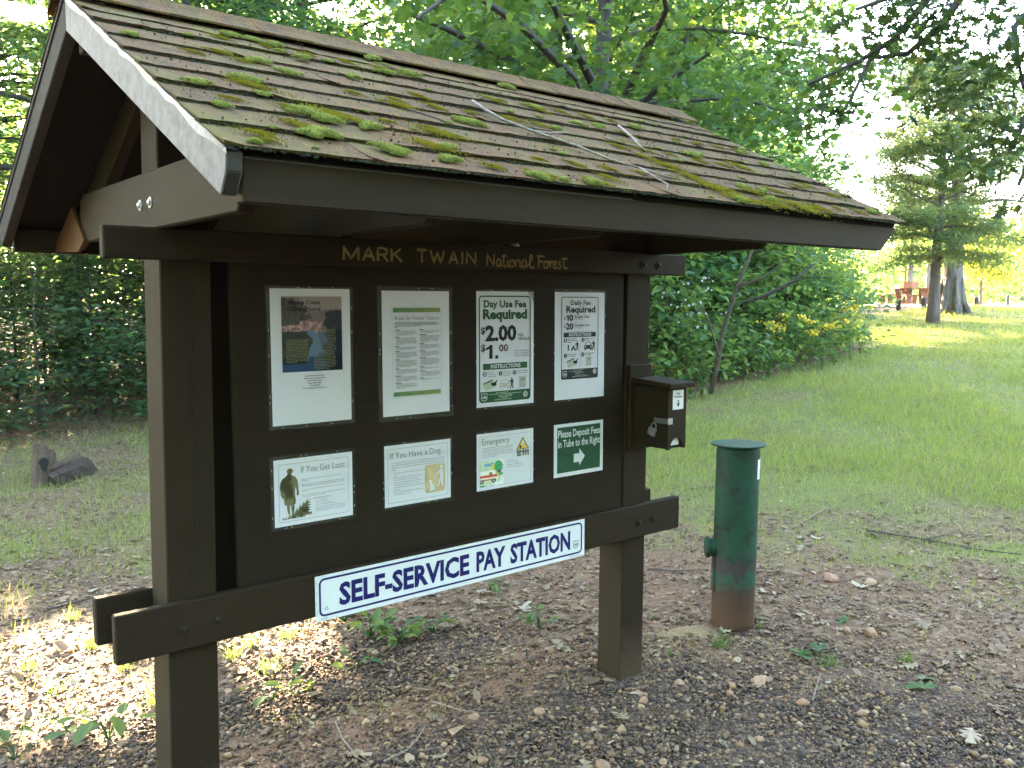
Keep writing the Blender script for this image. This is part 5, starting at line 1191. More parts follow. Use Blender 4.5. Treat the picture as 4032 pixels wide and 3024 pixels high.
# leaning bare sapling and dead branch in the shrubs
def stick_thing(name, label, cat, pts, rads, mat, group=None, forks=()):
    b = np.array(pts[0]); root = thing(name, label, cat, tuple(b), group); mb = MB(); mb.tube([np.array(p) - b for p in pts], rads, 7); link('stem', mb.mesh('stem', M[mat], 0, True), root)
    if forks:
        mb = MB()
        for f, r in forks: mb.tube([np.array(p) - b for p in f], r, 5)
        link('side_branch', mb.mesh('side_branch', M[mat], 0, True), root)
    return root
def wpt(px, py, dist):
    d = ray(px, py); return CAM_POS + d / np.linalg.norm(d[:2]) * dist
stick_thing('leaning_sapling', 'thin bare leaning sapling trunk rising through the shrubs right of the kiosk', 'sapling', [wpt(1535, 850, 11.6), wpt(1553, 770, 11.5), wpt(1560, 720, 11.4), wpt(1592, 620, 11.2), wpt(1625, 540, 11.2), wpt(1650, 440, 11.2)], [.034, .03, .027, .023, .018, .012], 'twig_dark', None,
            [([wpt(1592, 620, 10.7), wpt(1650, 600, 10.6), wpt(1700, 560, 10.5)], [.02, .012, .006]), ([wpt(1553, 770, 10.6), wpt(1530, 690, 10.4), wpt(1500, 640, 10.3)], [.016, .01, .005])])
stick_thing('fallen_bough', 'dark curved dead bough caught in the shrubs beside the lawn', 'branch', [wpt(1600, 655, 10.2), wpt(1650, 640, 10.2), wpt(1700, 615, 10.3), wpt(1760, 570, 10.4)], [.014, .022, .02, .012], 'bark_dark', None, [([wpt(1700, 615, 10.3), wpt(1740, 600, 10.1), wpt(1790, 600, 10)], [.01, .008, .004])])

# big leaved maple behind the roof
def maple_extra(rng, lines, cen):
    base = np.array(G(5.2, 4.1))
    for path in ([(1290, 330, 8.6), (1240, 170, 7.6), (1130, 60, 6.6), (1000, -30, 5.9), (900, 40, 5.5)], [(1300, 330, 8.6), (1390, 120, 7.8), (1440, 20, 7.0), (1420, -80, 6.5)], [(1290, 200, 8.6), (1180, -20, 7.4), (1080, -80, 6.2)], [(1310, 300, 8.7), (1420, 190, 8.2), (1540, 110, 7.8)], [(1290, 300, 8.6), (1100, 130, 8.0), (960, 60, 7.2), (860, 20, 6.6)]):
        pts = [wpt(*p) - base for p in path]; n = len(pts); lines.append((pts, [.05 * (1 - .8 * i / (n - 1)) for i in range(n)]))
        for i in range(1, n):
            for k in range(3): cen.append((pts[i] + (pts[i - 1] - pts[i]) * rng.random() + rng.normal(0, .22, 3), .26))
build_tree('maple_tree', 'big leaved maple with bright green foliage hanging above the kiosk roof', 'tree', G(5.2, 4.1), 7.6, .13, 2.3, .42, 22, 13500, .085, MAP, 'leaf_maple', 'bark_dark', 500, 'round', None, True, .5, .5, .5, .16, (.5, -.2), extra=maple_extra)
# oak outside the frame on the right whose boughs hang into the picture
def oak_extra(rng, lines, cen):
    base = np.array(G(7.6, -.7))
    for path in ([(2420, -420, 8.4), (2200, -160, 7.9), (2050, -60, 7.5), (1985, 20, 7.3), (1930, 85, 7.2), (1860, 130, 7.1), (1745, 182, 7.0)], [(2300, -200, 8.2), (2085, -20, 7.5), (2030, 60, 7.3), (1960, 115, 7.2), (1890, 125, 7.1)], [(1880, 128, 7.1), (1840, 210, 7.0), (1800, 280, 6.9)], [(2420, -350, 8.4), (2300, -60, 7.6), (2190, 60, 7.2), (2210, 190, 7.0)], [(2420, -250, 8.4), (2330, 60, 7.6), (2240, 200, 7.2), (2180, 330, 7)], [(2200, -100, 8), (2060, -60, 7), (1960, -20, 6.6), (1850, 20, 6.4)], [(2350, 0, 8), (2260, 260, 7.6), (2200, 400, 7.4)]):
        pts = [wpt(*p) - base for p in path]; n = len(pts); lines.append((pts, [(.040 if path[0][1] < 100 else .016) * (1 - .78 * i / (n - 1)) + .003 for i in range(n)]))
    for px, py, dd, s_, m in ((2110, 60, 7.2, .34, 7), (2180, 130, 7.1, .32, 8), (2060, 120, 7.2, .24, 5), (2100, 190, 7.0, .22, 4), (2195, 250, 7.0, .22, 4), (2020, 30, 7.3, .26, 5), (1890, 60, 7.0, .26, 4), (1940, 20, 6.9, .25, 4), (1840, 60, 6.8, .22, 3), (2200, 30, 7.2, .35, 8), (2080, 230, 6.9, .14, 2), (2190, 330, 7.0, .18, 3), (2150, 350, 7.2, .18, 2), (1835, 240, 6.9, .10, 1), (1820, 130, 7, .12, 1), (2200, 420, 7.3, .16, 2), (1760, 200, 7, .12, 1)):
        for k in range(m): cen.append((wpt(px, py, dd) - base + rng.normal(0, s_ * .8, 3), s_ * .6))
build_tree('overhanging_oak', 'oak whose dark boughs and lobed leaves hang into the top right corner', 'tree', G(7.6, -.7), 9.5, .24, 1.4, .78, 6, 3900, .10, OAK, 'leaf_oak', 'bark_dark', 510, 'round', None, False, .6, .7, .45, .2, extra=oak_extra)

# the two lawn trees
def shade_wood():  # unseen leaf mass added behind the camera to dim the kiosk front
    r = np.random.default_rng(19); n = 75000; az = r.uniform(RAD(116), RAD(283), n); d = r.uniform(10, 19, n)
    x = 0 + d * np.sin(az); y = -1 + d * np.cos(az); z = gz(x, y) + (7 + 6 * fbm(az * 9, d * .1, 3)) * r.random(n) ** .8
    P = np.stack([x, y, z], -1); k = fbm(x * .5, y * .5 + z * .5, 6) > .36; P = P[k]
    V, F, rn = scatter(P, r.uniform(.2, .45, len(P)), DIA[0], DIA[1], rotmats(r, len(P), .6), r)
    tag(link('shade_wood', np_mesh('shade_wood', V, F, M['leaf_right'], rn)), 'unseen leaf mass added behind the camera to shade the kiosk front', None, None, 'stuff')
shade_wood()
q = gpt(2015, 697)
build_tree('cedar_tree', 'broad layered cedar with a slim reddish trunk on the lawn', 'tree', tuple(q), 5.7, .135, 1.45, .24, 60, 42000, .15, NEE, 'leaf_cedar', 'bark_red', 520, 'round', None, False, .5, .20, .30, .05, (.35, .1), spread=.62)
q2 = gpt(2055, 677)
def flare(rng, lines, cen):
    for k in range(7):
        a = k * .9 + .3; lines.append(([np.array([math.cos(a) * .20, math.sin(a) * .20, .9]), np.array([math.cos(a) * .27, math.sin(a) * .27, .26]), np.array([math.cos(a) * .48, math.sin(a) * .48, -.05])], [.05, .11, .06]))
build_tree('oak_tree', 'stout grey oak trunk with flared roots standing behind the cedar', 'tree', tuple(q2), 5.9, .27, 2.0, .42, 20, 6500, .13, DIA, 'leaf_oak', 'bark_grey', 521, 'round', None, False, .5, .4, .3, sides=14, extra=flare)
# trees by the picnic ground and far woods
FT = [(1964, 640, 50, 6, .17, 'grey trunked tree standing behind the dark picnic table'), (2003, 636, 56, 6, .13, 'slender pale tree between cedar and picnic ground')]
for i, (px, py, dd, H, r, lb) in enumerate(FT):
    p = wpt(px, py, dd); build_tree('picnic_ground_tree', lb, 'tree', G(p[0], p[1]), H, r, 1.9, .45, 16, 3500, .2, DIA, 'leaf_right', 'bark_grey', 530 + i, 'round', 'trees around the picnic ground', False, .5, .4)
p = wpt(2118, 650, 36); build_tree('sunlit_shrub', 'glowing yellow green shrub on thin stems in the sunny clearing', 'shrub', G(p[0], p[1]), 2.6, .06, 1.2, .3, 16, 4200, .16, DIA, 'leaf_sunny', 'bark_grey', 540, 'even', None, False, .5, .6, .8, tname='stems')
def far_wood():
    r = np.random.default_rng(9); n = 120000; az = RAD(39.7) + r.uniform(-1.25, .9, n); d = r.uniform(48, 95, n)
    d = np.where(np.degrees(az) < 58, np.maximum(d * .75, 36), d + 12)
    x = CAM_POS[0] + d * np.sin(az); y = CAM_POS[1] + d * np.cos(az); top = 8 + 5.5 * fbm(az * 14, d * .05, 3) - 6.0 * sst(55, 60, np.degrees(az)); z = gz(x, y) + top * r.random(n) ** .85
    P = np.stack([x, y, z], -1); k = fbm(x * .25, y * .25 + z * .3, 6) > .40
    k &= keep(P, r, .6); P = P[k]; V, F, rn = scatter(P, r.uniform(.35, .8, len(P)), DIA[0], DIA[1], rotmats(r, len(P), .7), r)
    tag(link('far_wood', np_mesh('far_wood', V, F, M['leaf_right'], rn)), 'distant wood closing the view behind the clearing', None, None, 'stuff')
far_wood()

# ------------------------------------------------------------------ picnic ground, bollards, stump and log
for i, ((px, py), lb) in enumerate([((1940, 671), 'short dark wooden bollard left of the slim cedar trunk, outermost'), ((1995, 667), 'short dark wooden bollard just left of the cedar trunk'), ((2108, 664), 'short dark wooden bollard right of the stout oak'), ((2176, 662), 'thin dark wooden bollard near the right edge of the lawn')]):
    q = gpt(px, py); t = thing('bollard', lb, 'bollard', tuple(q), 'wooden bollards along the far lawn'); r_ = .07 if i < 3 else .05
    mb = MB(); mb.lathe([(r_, -.2), (r_ * 1.02, .05), (r_, .24), (r_ * .97, .28 if i < 3 else .36), (r_ * .6, .30 if i < 3 else .39)], sides=10); link('post_body', mb.mesh('post_body', M['post_dark'], 0, True), t)
def picnic(px, py, dd, rz, lb):
    p = wpt(px, py, dd); t = thing('picnic_table', lb, 'picnic table', G(p[0], p[1]), 'timber picnic tables at the far edge of the lawn', rz)
    for k in range(5): link('table_plank', MB().box(-.95, .95, -.40 + k * .162, -.40 + k * .162 + .15, .72, .77).mesh('table_plank', M['table_wood'], .006), t)
    for s_ in (-1, 1): link('leg', MB().prism([(-.16, -.1), (.16, -.1), (.12, .3), (.2, .718), (-.2, .718), (-.12, .3)], 0, s_ * .5 - .09, s_ * .5 + .09).mesh('leg', M['table_wood'], .006), t)
    for s_ in (-1, 1):
        b = link('bench', MB().box(-.95, .95, s_ * .72 - .14, s_ * .72 + .14, .40, .46).mesh('bench', M['table_wood'], .006), t)
        for u in (-.55, .55): link('bench_leg', MB().box(u - .09, u + .09, s_ * .72 - .1, s_ * .72 + .1, -.1, .398).mesh('bench_leg', M['table_wood'], .006), b)
    return t
picnic(1948, 648, 46, .75, 'dark red brown picnic table at the left of the picnic ground')
picnic(1996, 649, 45, .55, 'orange brown picnic table just behind the cedar trunk')
p = wpt(1966, 648, 44.5); t = thing('pedestal_grill', 'rusty box grill on a post beside the dark picnic table', 'grill', G(p[0], p[1]))
link('grill_post', MB().box(-.05, .05, -.05, .05, -.2, .75).mesh('grill_post', M['post_dark']), t); link('fire_box', MB().box(-.3, .3, -.2, .2, .75, 1.05).mesh('fire_box', M['table_wood'], .01), t); link('back_post', MB().box(-.07, .0, .2, .27, .6, 1.75).mesh('back_post', M['table_wood']), t)
def lump(seed, nseg, nring, rx, rz, fn):            # uneven closed body of revolution
    r = np.random.default_rng(seed); mb = MB(); prof = []
    return r
q = gpt(97, 1047); t = thing('tree_stump', 'short pale hollow stump with a dark knot hole on the grass by the wood', 'stump', tuple(q))
mb = MB(); r = np.random.default_rng(4); ns = 16; rings = [(.13, -.1), (.105, .04), (.092, .14), (.088, .26), (.082, .35)]
for j, (rad, z) in enumerate(rings):
    for k in range(ns):
        a = 2 * math.pi * k / ns; w_ = 1 + .12 * math.sin(2 * a + .5) + .08 * math.sin(5 * a + j * .3) + r.normal(0, .02); zz = z + (-.03 + .045 * math.cos(a - 2.6) + r.normal(0, .008) if j == 4 else 0)
        mb.v.append((rad * w_ * math.cos(a), rad * w_ * math.sin(a), zz))
for j in range(4):
    for k in range(ns): k2 = (k + 1) % ns; mb.f.append((j * ns + k, j * ns + k2, (j + 1) * ns + k2, (j + 1) * ns + k))
mb.v.append((0, 0, .12)); c_ = len(mb.v) - 1
for k in range(ns): mb.f.append((4 * ns + k, 4 * ns + (k + 1) % ns, c_))
link('stump_wood', mb.mesh('stump_wood', M['log_pale'], 0, False), t)
vdir = (CAM_POS - q)[:2]; vdir = vdir / np.linalg.norm(vdir); sd = np.array([-vdir[1], vdir[0]])
mb = MB(); pts = [(vdir[0] * .118 + sd[0] * a * .035 * w_, vdir[1] * .118 + sd[1] * a * .035 * w_, .20 + b * .06) for a, b, w_ in [(math.cos(x), math.sin(x), 1 + .3 * math.sin(3 * x)) for x in np.linspace(0, 6.28, 12)[:-1]]]
mb.add(pts, [tuple(range(11))]); mb.v = [(x * 1.06, y * 1.06, z) for x, y, z in mb.v]; link('knot_hole', mb.mesh('knot_hole', M['hole']), t)
q = gpt(150, 1036); t = thing('split_log', 'dark split log lying on its side beside the pale stump', 'log', tuple(q), None, .55)
for yy, zz, rx, rz_, L, nm, ma in ((0, .06, .10, .085, .44, 'log_half', 'log'), (.05, .15, .05, .035, .36, 'log_slab', 'log_pale')):
    mb = MB(); pts = []; n = 9
    for j in range(n):
        u = j / (n - 1)
        for k in range(10):
            a = 2 * math.pi * k / 10; w_ = 1 + .12 * math.sin(3 * a + j * .4) + r.normal(0, .05); tp = .78 if j in (0, n - 1) else 1
            mb.v.append(((u - .5) * L + .04 * math.sin(a * 2) * (j in (0, n - 1)), yy + rx * w_ * tp * math.cos(a), zz + rz_ * w_ * tp * math.sin(a) + .16 * (u - .5) * L))
    for j in range(n - 1):
        for k in range(10): k2 = (k + 1) % 10; mb.f.append((j * 10 + k, j * 10 + k2, (j + 1) * 10 + k2, (j + 1) * 10 + k))
    mb.f += [tuple(range(10))[::-1], tuple((n - 1) * 10 + k for k in range(10))]; link(nm, mb.mesh(nm, M[ma]), t)

# ------------------------------------------------------------------ ground cover: gravel, litter, grass
def polar(r, n, r0, r1, pw, a0=5, a1=76):
    az = np.radians(r.uniform(a0, a1, n)); d = r0 + (r1 - r0) * r.random(n) ** pw
    return CAM_POS[0] + d * np.sin(az), CAM_POS[1] + d * np.cos(az), d
def post_free(x, y):
    return ~(((x > -.38) & (x < -.15) & (y > -.04) & (y < .18)) | ((x > 1.57) & (x < 1.8) & (y > -.04) & (y < .18)) | (np.hypot(x - PX, y - PY) < .125))
def gravel():
    r = np.random.default_rng(61); x, y, d = polar(r, 120000, 2.6, 7.0, 1.25)
    g, gr, di = masks(x, y); p = np.clip(gr * 1.0 * (1 - .55 * di) + .16 * (1 - g), 0, 1) * (1 - .8 * g); k = (r.random(len(x)) < p) & post_free(x, y); x, y = x[k], y[k]; gr = gr[k]
    T = np.array([(1, 0, 0), (0, 1, 0), (-1, 0, 0), (0, -1, 0), (0, 0, .65), (0, 0, -.65)], float); F = np.array([(0, 1, 4), (1, 2, 4), (2, 3, 4), (3, 0, 4), (1, 0, 5), (2, 1, 5), (3, 2, 5), (0, 3, 5)])
    n = len(x); s_ = np.exp(r.normal(math.log(.0068), .38, n)); rv = np.where(r.random(n) < .72 * gr, r.uniform(0, .7, n), r.uniform(.3, 1, n))
    V, FF, rn = scatter(np.stack([x, y, gz(x, y) + s_ * .3], -1), s_, T, F, rotmats(r, n, .5), r, rv)
    V += np.random.default_rng(3).normal(0, .0012, V.shape)
    tag(link('gravel', np_mesh('gravel', V, FF, M['gravel'], rn)), 'dark purple grey gravel mixed with tan pebbles in front of the kiosk', None, None, 'stuff')
gravel()
DL = (np.array([(0, 0, .02), (.3, .22, .10), (.75, .20, .07), (1, 0, .0), (.7, -.2, .11), (.28, -.22, .06), (.5, 0, 0)]), np.array([(0, 6, 1), (1, 6, 2), (2, 6, 3), (3, 6, 4), (4, 6, 5), (5, 6, 0)]))
def litter():
    r = np.random.default_rng(62); x, y, d = polar(r, 56000, 2.8, 13, 1.35)
    g, gr, di = masks(x, y); p = (1 - .95 * g) * (1 - .80 * gr) * (1 - .55 * di) * (.35 + .65 * sst(.3, .6, fbm(x * 1.5, y * 1.5, 12))); p = p * np.clip((y + 1.5) / 2, .25, 1)
    k = (r.random(len(x)) < p) & post_free(x, y); x, y = x[k], y[k]; n = len(x)
    rv = np.clip(r.beta(1.6, 2.2, n), 0, 1); s_ = np.exp(r.normal(math.log(.032), .38, n))
    V, F, rn = scatter(np.stack([x, y, gz(x, y) + .003 + .006 * r.random(n)], -1), s_, DL[0], DL[1], rotmats(r, n, .16), r, rv)
    tag(link('leaf_litter', np_mesh('leaf_litter', V, F, M['dead'], rn)), 'brown leaf litter spread over the ground behind the kiosk', None, None, 'stuff')
litter()
def grass():
    r = np.random.default_rng(63); x, y, d = polar(r, 520000, 3.4, 30, 1.55)
    g, gr, di = masks(x, y); f = fbm(x * .8, y * .8, 20); p = g * (.5 + .5 * sst(.33, .6, f)); p = np.where(g < .12, .02 * (1 - gr), p)
    k = (r.random(len(x)) < p) & post_free(x, y) & (in_woods(x, y) < .6); x, y, d, f = x[k], y[k], d[k], f[k]; n = len(x)
    T = np.array([(0, -.5, 0), (0, .5, 0), (.45, 0, 1)]); F = np.array([(0, 1, 2)])
    Rm = rotmats(r, n, .35); L = r.uniform(.018, .066, n) * (1 + .5 * (f > .55)) * np.clip(.8 + d / 22, .8, 1.6); wd = np.clip(.0032 * (d / 5), .0028, .013) * r.uniform(.7, 1.4, n)
    Ts = T[None] * np.stack([L, wd, L], -1)[:, None, :]
    V = np.einsum('nij,nkj->nki', Rm, Ts) + np.stack([x, y, gz(x, y)], -1)[:, None, :]; V = V.reshape(-1, 3); FF = np.arange(n * 3).reshape(-1, 3)
    rv = np.clip(.25 + .5 * fbm(x * .6, y * .6, 31) + r.normal(0, .22, n), 0, 1)
    tag(link('lawn_grass', np_mesh('lawn_grass', V, FF, M['grass'], np.repeat(rv, 3))), 'short mown grass thinning towards the bare ground', None, None, 'stuff')
grass()

# ------------------------------------------------------------------ loose stones, fallen leaves, twigs, weeds
def stone_mesh(seed):
    r = np.random.default_rng(seed); bm = bmesh.new(); bmesh.ops.create_icosphere(bm, subdivisions=2, radius=1)
    ax = r.uniform(.6, 1.1, 3) * [1, .8, .55]; pl_ = [(v / np.linalg.norm(v), r.uniform(.55, .85)) for v in r.normal(0, 1, (7, 3))]
    for v in bm.verts:
        c = np.array(v.co)
        for nn, dd in pl_:
            e = c @ nn - dd
            if e > 0: c = c - nn * e * .85
        v.co = c * ax * (1 + r.normal(0, .02))
    me = bpy.data.meshes.new('stone_body'); bm.to_mesh(me); bm.free(); me.materials.append(M['stone']); return me
STN = [stone_mesh(700 + i) for i in range(6)]
rng = random.Random(31); rnp = np.random.default_rng(31)
spots = [(1880, 1375, .055, 'rounded tan rock lying right of the green pipe, biggest there'), (1830, 1368, .04, 'blocky pale tan rock just left of the biggest rounded rock'), (1795, 1255, .05, 'flat tan rock on the bare ground beyond the pipe'), (1880, 1262, .042, 'orange tan rock right of the flat rock beyond the pipe'), (1640, 1478, .035, 'long grey brown stone on the gravel below the green pipe'), (1468, 1482, .03, 'orange stone on the gravel beside the right post'), (1578, 1500, .024, 'pinkish stone on the gravel between post and camera'), (1385, 1530, .02, 'small orange brown stone on the dark gravel right of the right post'), (1640, 1604, .022, 'rosy tan stone in the middle of the dark gravel')]
for px, py, s_, lb in spots:
    q = gpt(px, py); o = link('stone', rng.choice(STN)); o.location = (q[0], q[1], q[2] + s_ * .28); o.scale = (s_ * (1.5 if 'long' in lb else 1), s_, s_); o.rotation_euler = (rng.uniform(-.2, .2), rng.uniform(-.2, .2), rng.uniform(0, 6)); tag(o, lb, 'stone', 'loose stones')
n = 0
while n < 280:
    az = RAD(rng.uniform(9, 71)); d = 2.9 + 4.2 * rng.random() ** 1.2; x, y = CAM_POS[0] + d * math.sin(az), CAM_POS[1] + d * math.cos(az)
    g, gr, di = masks(x, y)
    if g > .5 or not post_free(np.array(x), np.array(y)): continue
    s_ = min(.036, math.exp(rng.gauss(math.log(.0165), .42))); o = link('stone', rng.choice(STN)); o.location = (x, y, float(gz(x, y)) + s_ * .25); o.scale = (s_, s_ * rng.uniform(.8, 1.2), s_); o.rotation_euler = (rng.uniform(-.3, .3), rng.uniform(-.3, .3), rng.uniform(0, 6))
    tag(o, 'small tan or rosy stone lying loose on the gravel and dirt', 'stone', 'small loose stones'); n += 1
def oakleaf_mesh(seed, mat):
    r = np.random.default_rng(seed); T, F = OAK; n = len(T); V = T * [1, 1.05, 1]
    V = V + np.stack([r.normal(0, .02, n), r.normal(0, .03, n), np.zeros(n)], -1); c = r.uniform(.5, 1.6)
    V[:, 2] = .14 * (np.abs(V[:, 1]) * c) + .07 * np.sin(V[:, 0] * r.uniform(3, 6) + r.random() * 3) + r.normal(0, .03, n) + .05
    stem = np.array([(-.25, .012, .03), (-.25, -.012, .03), (.05, 0, .05)])
    V = np.vstack([V, stem]); F = np.vstack([F, [(n, n + 1, n + 2)]])
    return np_mesh('fallen_leaf', V, F, M[mat], np.full(len(V), r.random()))
DLM = [oakleaf_mesh(800 + i, 'dead_pale') for i in range(5)] + [oakleaf_mesh(810 + i, 'dead') for i in range(6)]; GLM = [oakleaf_mesh(820 + i, 'weed') for i in range(3)]
def leaf_at(q, s_, me, lb, grp, tilt=.12):
    o = link('fallen_leaf', me); o.location = (q[0], q[1], q[2] + .008); o.scale = (s_, s_, s_); o.rotation_euler = (rng.uniform(-tilt, tilt), rng.uniform(-tilt, tilt), rng.uniform(0, 6.28)); tag(o, lb, 'leaf', grp)
for px, py, s_, k, lb in [(1110, 1330, .17, 1, 'big curled tan oak leaf behind the sign, under the board'), (1190, 1390, .15, 0, 'large pale oak leaf near the foot of the right post'), (905, 1295, .10, 0, 'bright pale oak leaf below the right half of the long sign'), (1000, 1655, .12, 0, 'pale oak leaf at the bottom edge in front of the gravel'), (735, 1645, .12, 0, 'cream oak leaf at the bottom edge near the left post'), (2100, 1585, .13, 0, 'white oak leaf low on the right over the gravel'), (1985, 1348, .14, 0, 'pale spread oak leaf right of the biggest rock'), (1795, 1262 + 90, .10, 0, 'pale oak leaf right of the pipe foot'), (1545, 1365, .11, 1, 'flat tan leaf left of the pipe foot'), (1840, 1620, .1, 1, 'tan curled leaf in the lower right gravel')]:
    leaf_at(gpt(px, py), s_, DLM[rng.randrange(5)] if k == 0 else DLM[5 + rng.randrange(6)], lb, 'fallen oak leaves', .12)
for px, py, s_ in [(1710, 1410, .15), (1760, 1420, .13), (1830, 1340, .1), (2030, 1500, .16), (1990, 1480, .12)]:
    leaf_at(gpt(px, py), s_, rng.choice(GLM), 'fresh green oak leaf fallen on the gravel right of the pipe', 'fresh green fallen leaves')
n = 0
while n < 170:
    az = RAD(rng.uniform(9, 71)); d = 2.9 + 8 * rng.random() ** 1.3; x, y = CAM_POS[0] + d * math.sin(az), CAM_POS[1] + d * math.cos(az)
    g, gr, di = masks(x, y)
    if rng.random() < .62 * gr or rng.random() < .55 * g or not post_free(np.array(x), np.array(y)): continue
    pale = rng.random() < .42; leaf_at(G(x, y), rng.uniform(.055, .115), DLM[rng.randrange(5)] if pale else DLM[5 + rng.randrange(6)], 'pale dead oak leaf lying on the ground' if pale else 'brown dead oak leaf lying on the ground', 'pale fallen leaves' if pale else 'brown fallen leaves'); n += 1
def twig(pts, r, lb, mat='twig', forks=(), lift=.006, grp='fallen twigs', onroof=False):
    b = np.array(pts[0]); root = thing('fallen_twig', lb, 'twig', tuple(b), grp); mb = MB()
    for P, rad in [(pts, r)] + list(forks):
        P = [np.array(p) - b for p in P]; Q = [tuple(p) for p in P]; m = len(Q); mb.tube(Q, [rad * (1 - .6 * i / max(1, m - 1)) for i in range(m)], 6)
    link('stick', mb.mesh('stick', M[mat], 0, True), root); return root
def rp(x, v, up=.02): p = roof_frame(-1, x, v, up) @ Vector((0, 0, 0)); return (p.x, p.y, p.z)
twig([rp(.461, .66), rp(.45, .56), rp(.45, .484), rp(.51, .402), rp(.560, .35), rp(.605, .31), rp(.647, .221), rp(.729, .178), rp(.775, .135), rp(.816, .116)], .0052, 'long forked pale twig lying down the mossy roof', 'twig', [([rp(.51, .402), rp(.57, .412), rp(.635, .411, .03)], .0055), ([rp(.729, .178), rp(.72, .11), rp(.718, .05), rp(.663, .0)], .004), ([rp(.775, .135), rp(.80, .15), rp(.84, .16)], .003)], grp='twigs on the kiosk roof')
twig([rp(1.119, .689), rp(1.06, .56), rp(1.0, .46), rp(.973, .395)], .005, 'short pale twig on the right of the roof', 'twig', [([rp(1.06, .56), rp(1.05, .50), rp(1.06, .46)], .003)], grp='twigs on the kiosk roof')
twig([rp(.86, .478), rp(.93, .44), rp(.99, .43)], .003, 'tiny bare twig between the two longer roof twigs', 'twig', grp='twigs on the kiosk roof')
twig([rp(.10, .42), rp(.14, .385), rp(.18, .34)], .003, 'tiny brown twig on the left part of the roof', 'twig_dark', grp='twigs on the kiosk roof')
def gtw(pxs, r, lb, mat='twig', forks=()):
    f = lambda L: [tuple(gpt(*p) + np.array([0, 0, .012 + .008 * math.sin(i * 1.7)])) for i, p in enumerate(L)]
    twig(f(pxs), r, lb, mat, [(f(p), rr) for p, rr in forks])
gtw([(725, 1570), (740, 1610), (775, 1645), (800, 1658)], .004, 'thin curved pale twig at the bottom beside the left post')
gtw([(830, 1655), (880, 1635), (905, 1600), (920, 1570)], .005, 'crooked grey twig in the bottom middle of the gravel', 'twig', [([(880, 1635), (930, 1632), (975, 1618)], .003)])
gtw([(930, 1520), (985, 1545), (1040, 1550), (1090, 1545)], .004, 'pale bent twig on the red dirt below the board')
gtw([(1180, 1460), (1270, 1455), (1320, 1445)], .005, 'straight twig beside the foot of the right post', 'twig_dark')
gtw([(100, 1322), (200, 1300), (300, 1290)], .008, 'long dark twig in the sunny litter left of the kiosk', 'twig_dark')
gtw([(1870, 1150), (1990, 1170), (2110, 1190), (2210, 1200)], .009, 'long thin branch lying on the grass at the right', 'twig_dark', [([(1990, 1170), (2060, 1160), (2120, 1165)], .005)])
gtw([(1730, 1135), (1760, 1118), (1790, 1100)], .006, 'short pale stick on the thin grass right of the pipe')
gtw([(1755, 1520), (1765, 1490), (1772, 1460)], .004, 'small upright looking twig on the gravel right of the pipe', 'twig')
gtw([(1400, 1235), (1460, 1240), (1530, 1235)], .007, 'brown stick on the litter left of the green pipe', 'twig_dark')
gtw([(820, 1400), (900, 1385), (970, 1378)], .006, 'pale stick among the weeds under the board', 'twig_dark')
def weed(px, py, n, L, H, lb, seed, T=OVA, mat='weed', grp='small weeds'):
    q = gpt(px, py); r = np.random.default_rng(seed); root = thing('weed_plant', lb, 'weed', tuple(q), grp); mb = MB(); P = []; Rl = []
    for k in range(n):
        a = r.uniform(0, 6.28); tip = np.array([math.cos(a) * L * r.uniform(.3, 1), math.sin(a) * L * r.uniform(.3, 1), H * r.uniform(.35, 1)]); mb.tube([np.zeros(3), tip * [.4, .4, .7], tip], [.0025, .002, .0015], 4, False); P.append(tip); Rl.append(a)
    link('stems', mb.mesh('stems', M['weed']), root); P = np.array(P); V, F, rn = scatter(P, L * r.uniform(.5, 1.0, n), T[0], T[1], rotmats(r, n, .4, np.array(Rl)), r); link('leaves', np_mesh('leaves', V, F, M[mat], rn), root)
weed(235, 1600, 9, .12, .13, 'broad leaved weed left of the left post near the bottom edge', 1); weed(35, 1645, 8, .11, .10, 'dark leaved weed in the bottom left corner', 2); weed(150, 1590, 5, .09, .08, 'yellow green seedling near the bottom left corner', 3); weed(585, 1515, 5, .10, .12, 'tall leaved weed just right of the left post', 4); weed(640, 1505, 6, .07, .07, 'small ragged weed right of the tall leaved weed', 5)
weed(800, 1385, 22, .09, .10, 'leafy weed patch below the left half of the sign', 6); weed(860, 1395, 20, .08, .09, 'leafy weed patch below the middle of the sign', 7); weed(745, 1345, 16, .09, .10, 'sunny weed patch right of the left post', 8); weed(770, 1450, 9, .07, .07, 'bluish green weed on the gravel edge under the board', 9); weed(1165, 1360, 10, .08, .10, 'weed growing in the litter near the right post', 10); weed(1060, 1275, 10, .08, .08, 'pale weed in the litter behind the long sign', 11); weed(935, 1370, 14, .07, .08, 'spreading weed under the right half of the sign', 12)
BLD = (np.array([(0, -.03, 0), (0, .03, 0), (.6, .02, .15), (1, 0, 0), (.6, -.02, .15)]), np.array([(0, 1, 2, 4), (4, 2, 3, 3)]))
def tuft(px, py, n, L, lb, seed, grp='grass tufts'):
    q = gpt(px, py); r = np.random.default_rng(seed); root = thing('grass_tuft', lb, 'grass tuft', tuple(q), grp); T = np.array([(0, -.028, 0), (0, .028, 0), (.25, 0, .95)]); P = r.normal(0, L * .22, (n, 3)) * [1, 1, 0]
    V, F, rn = scatter(P, L * r.uniform(.5, 1.1, n), T, np.array([(0, 1, 2)]), rotmats(r, n, .5), r); link('blades', np_mesh('blades', V, F, M['weed'], rn), root)
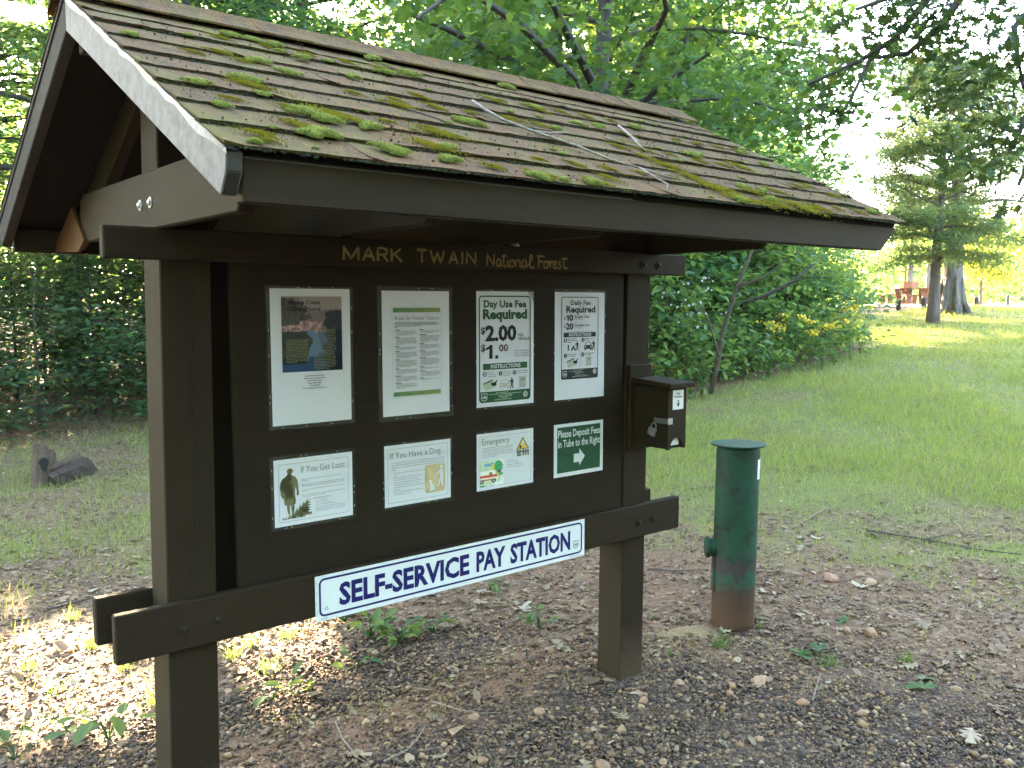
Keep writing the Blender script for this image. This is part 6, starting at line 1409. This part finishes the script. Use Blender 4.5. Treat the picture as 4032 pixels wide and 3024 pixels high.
tuft(1553, 1400, 60, .09, 'green grass tuft at the foot of the pipe', 1); tuft(1450, 1420, 40, .06, 'small grass tuft left of the pipe foot', 2); tuft(1790, 1440, 50, .09, 'ragged grass tuft right of the pipe', 3); tuft(1640, 1360, 30, .06, 'little grass tuft just behind the pipe', 4); tuft(580, 1455, 60, .09, 'dry grass tuft beside the left post', 5); tuft(1960, 1430, 40, .08, 'thin grass tuft among the rocks on the right', 6)
for i, (px, py) in enumerate([(500, 1340), (540, 1400), (620, 1380), (300, 1420), (250, 1350), (120, 1500), (330, 1530), (690, 1330), (420, 1500), (490, 1310), (515, 1360), (560, 1330), (500, 1420), (270, 1450), (200, 1400), (60, 1450), (160, 1340), (300, 1380), (740, 1320)]): tuft(px, py, 45, .085, 'sunlit grass tuft in the leaf litter by the left post', 20 + i, 'sunlit grass tufts')
# sandy mounds at the pipe's foot
M['sand'] = mk_bark('sandy yellow soil', (.22, .145, .07), (.38, .28, .16), (60, 60, 60))
for px, py, a_, b_, h_, lb in ((1500, 1368, .17, .09, .035, 'pale sandy mound against the left of the pipe foot'), (1690 - 40, 1390, .15, .05, .016, 'low patch of yellow sand right in front of the pipe')):
    q = gpt(px, py); r = np.random.default_rng(int(px)); mb = MB(); ns = 22
    for j, f in enumerate((1, .75, .45, .2)):
        for k in range(ns):
            a = 2 * math.pi * k / ns; w_ = 1 + .2 * math.sin(3 * a + px) + r.normal(0, .05); mb.v.append((f * w_ * (a_ * math.cos(a) * .64 * 1.3 + b_ * math.sin(a) * .5), f * w_ * (-a_ * math.cos(a) * .6 + b_ * math.sin(a) * .9), -.01 + h_ * (1 - f * f) + r.normal(0, .003)))
    for j in range(3):
        for k in range(ns): k2 = (k + 1) % ns; mb.f.append((j * ns + k, j * ns + k2, (j + 1) * ns + k2, (j + 1) * ns + k))
    mb.f.append(tuple(3 * ns + k for k in range(ns)))
    t = thing('sand_mound', lb, 'sand mound', tuple(q)); link('sand', mb.mesh('sand', M['sand'], 0, True), t)


# ------------------------------------------------------------------ thin haze in the evening air
def haze():
    mb = MB(); mb.box(-470, 470, -470, 470, -1.3, 24); me = mb.mesh('haze'); m = bpy.data.materials.new('thin evening haze'); m.use_nodes = True; t = m.node_tree
    t.nodes.remove(t.nodes['Principled BSDF']); v = t.nodes.new('ShaderNodeVolumePrincipled'); v.inputs['Color'].default_value = (.95, .95, .93, 1); v.inputs['Density'].default_value = .0003; v.inputs['Anisotropy'].default_value = .0
    t.links.new(v.outputs[0], t.nodes['Material Output'].inputs['Volume']); me.materials.append(m); tag(link('haze', me), 'thin bright evening haze hanging in the clearing', None, None, 'stuff')
haze()
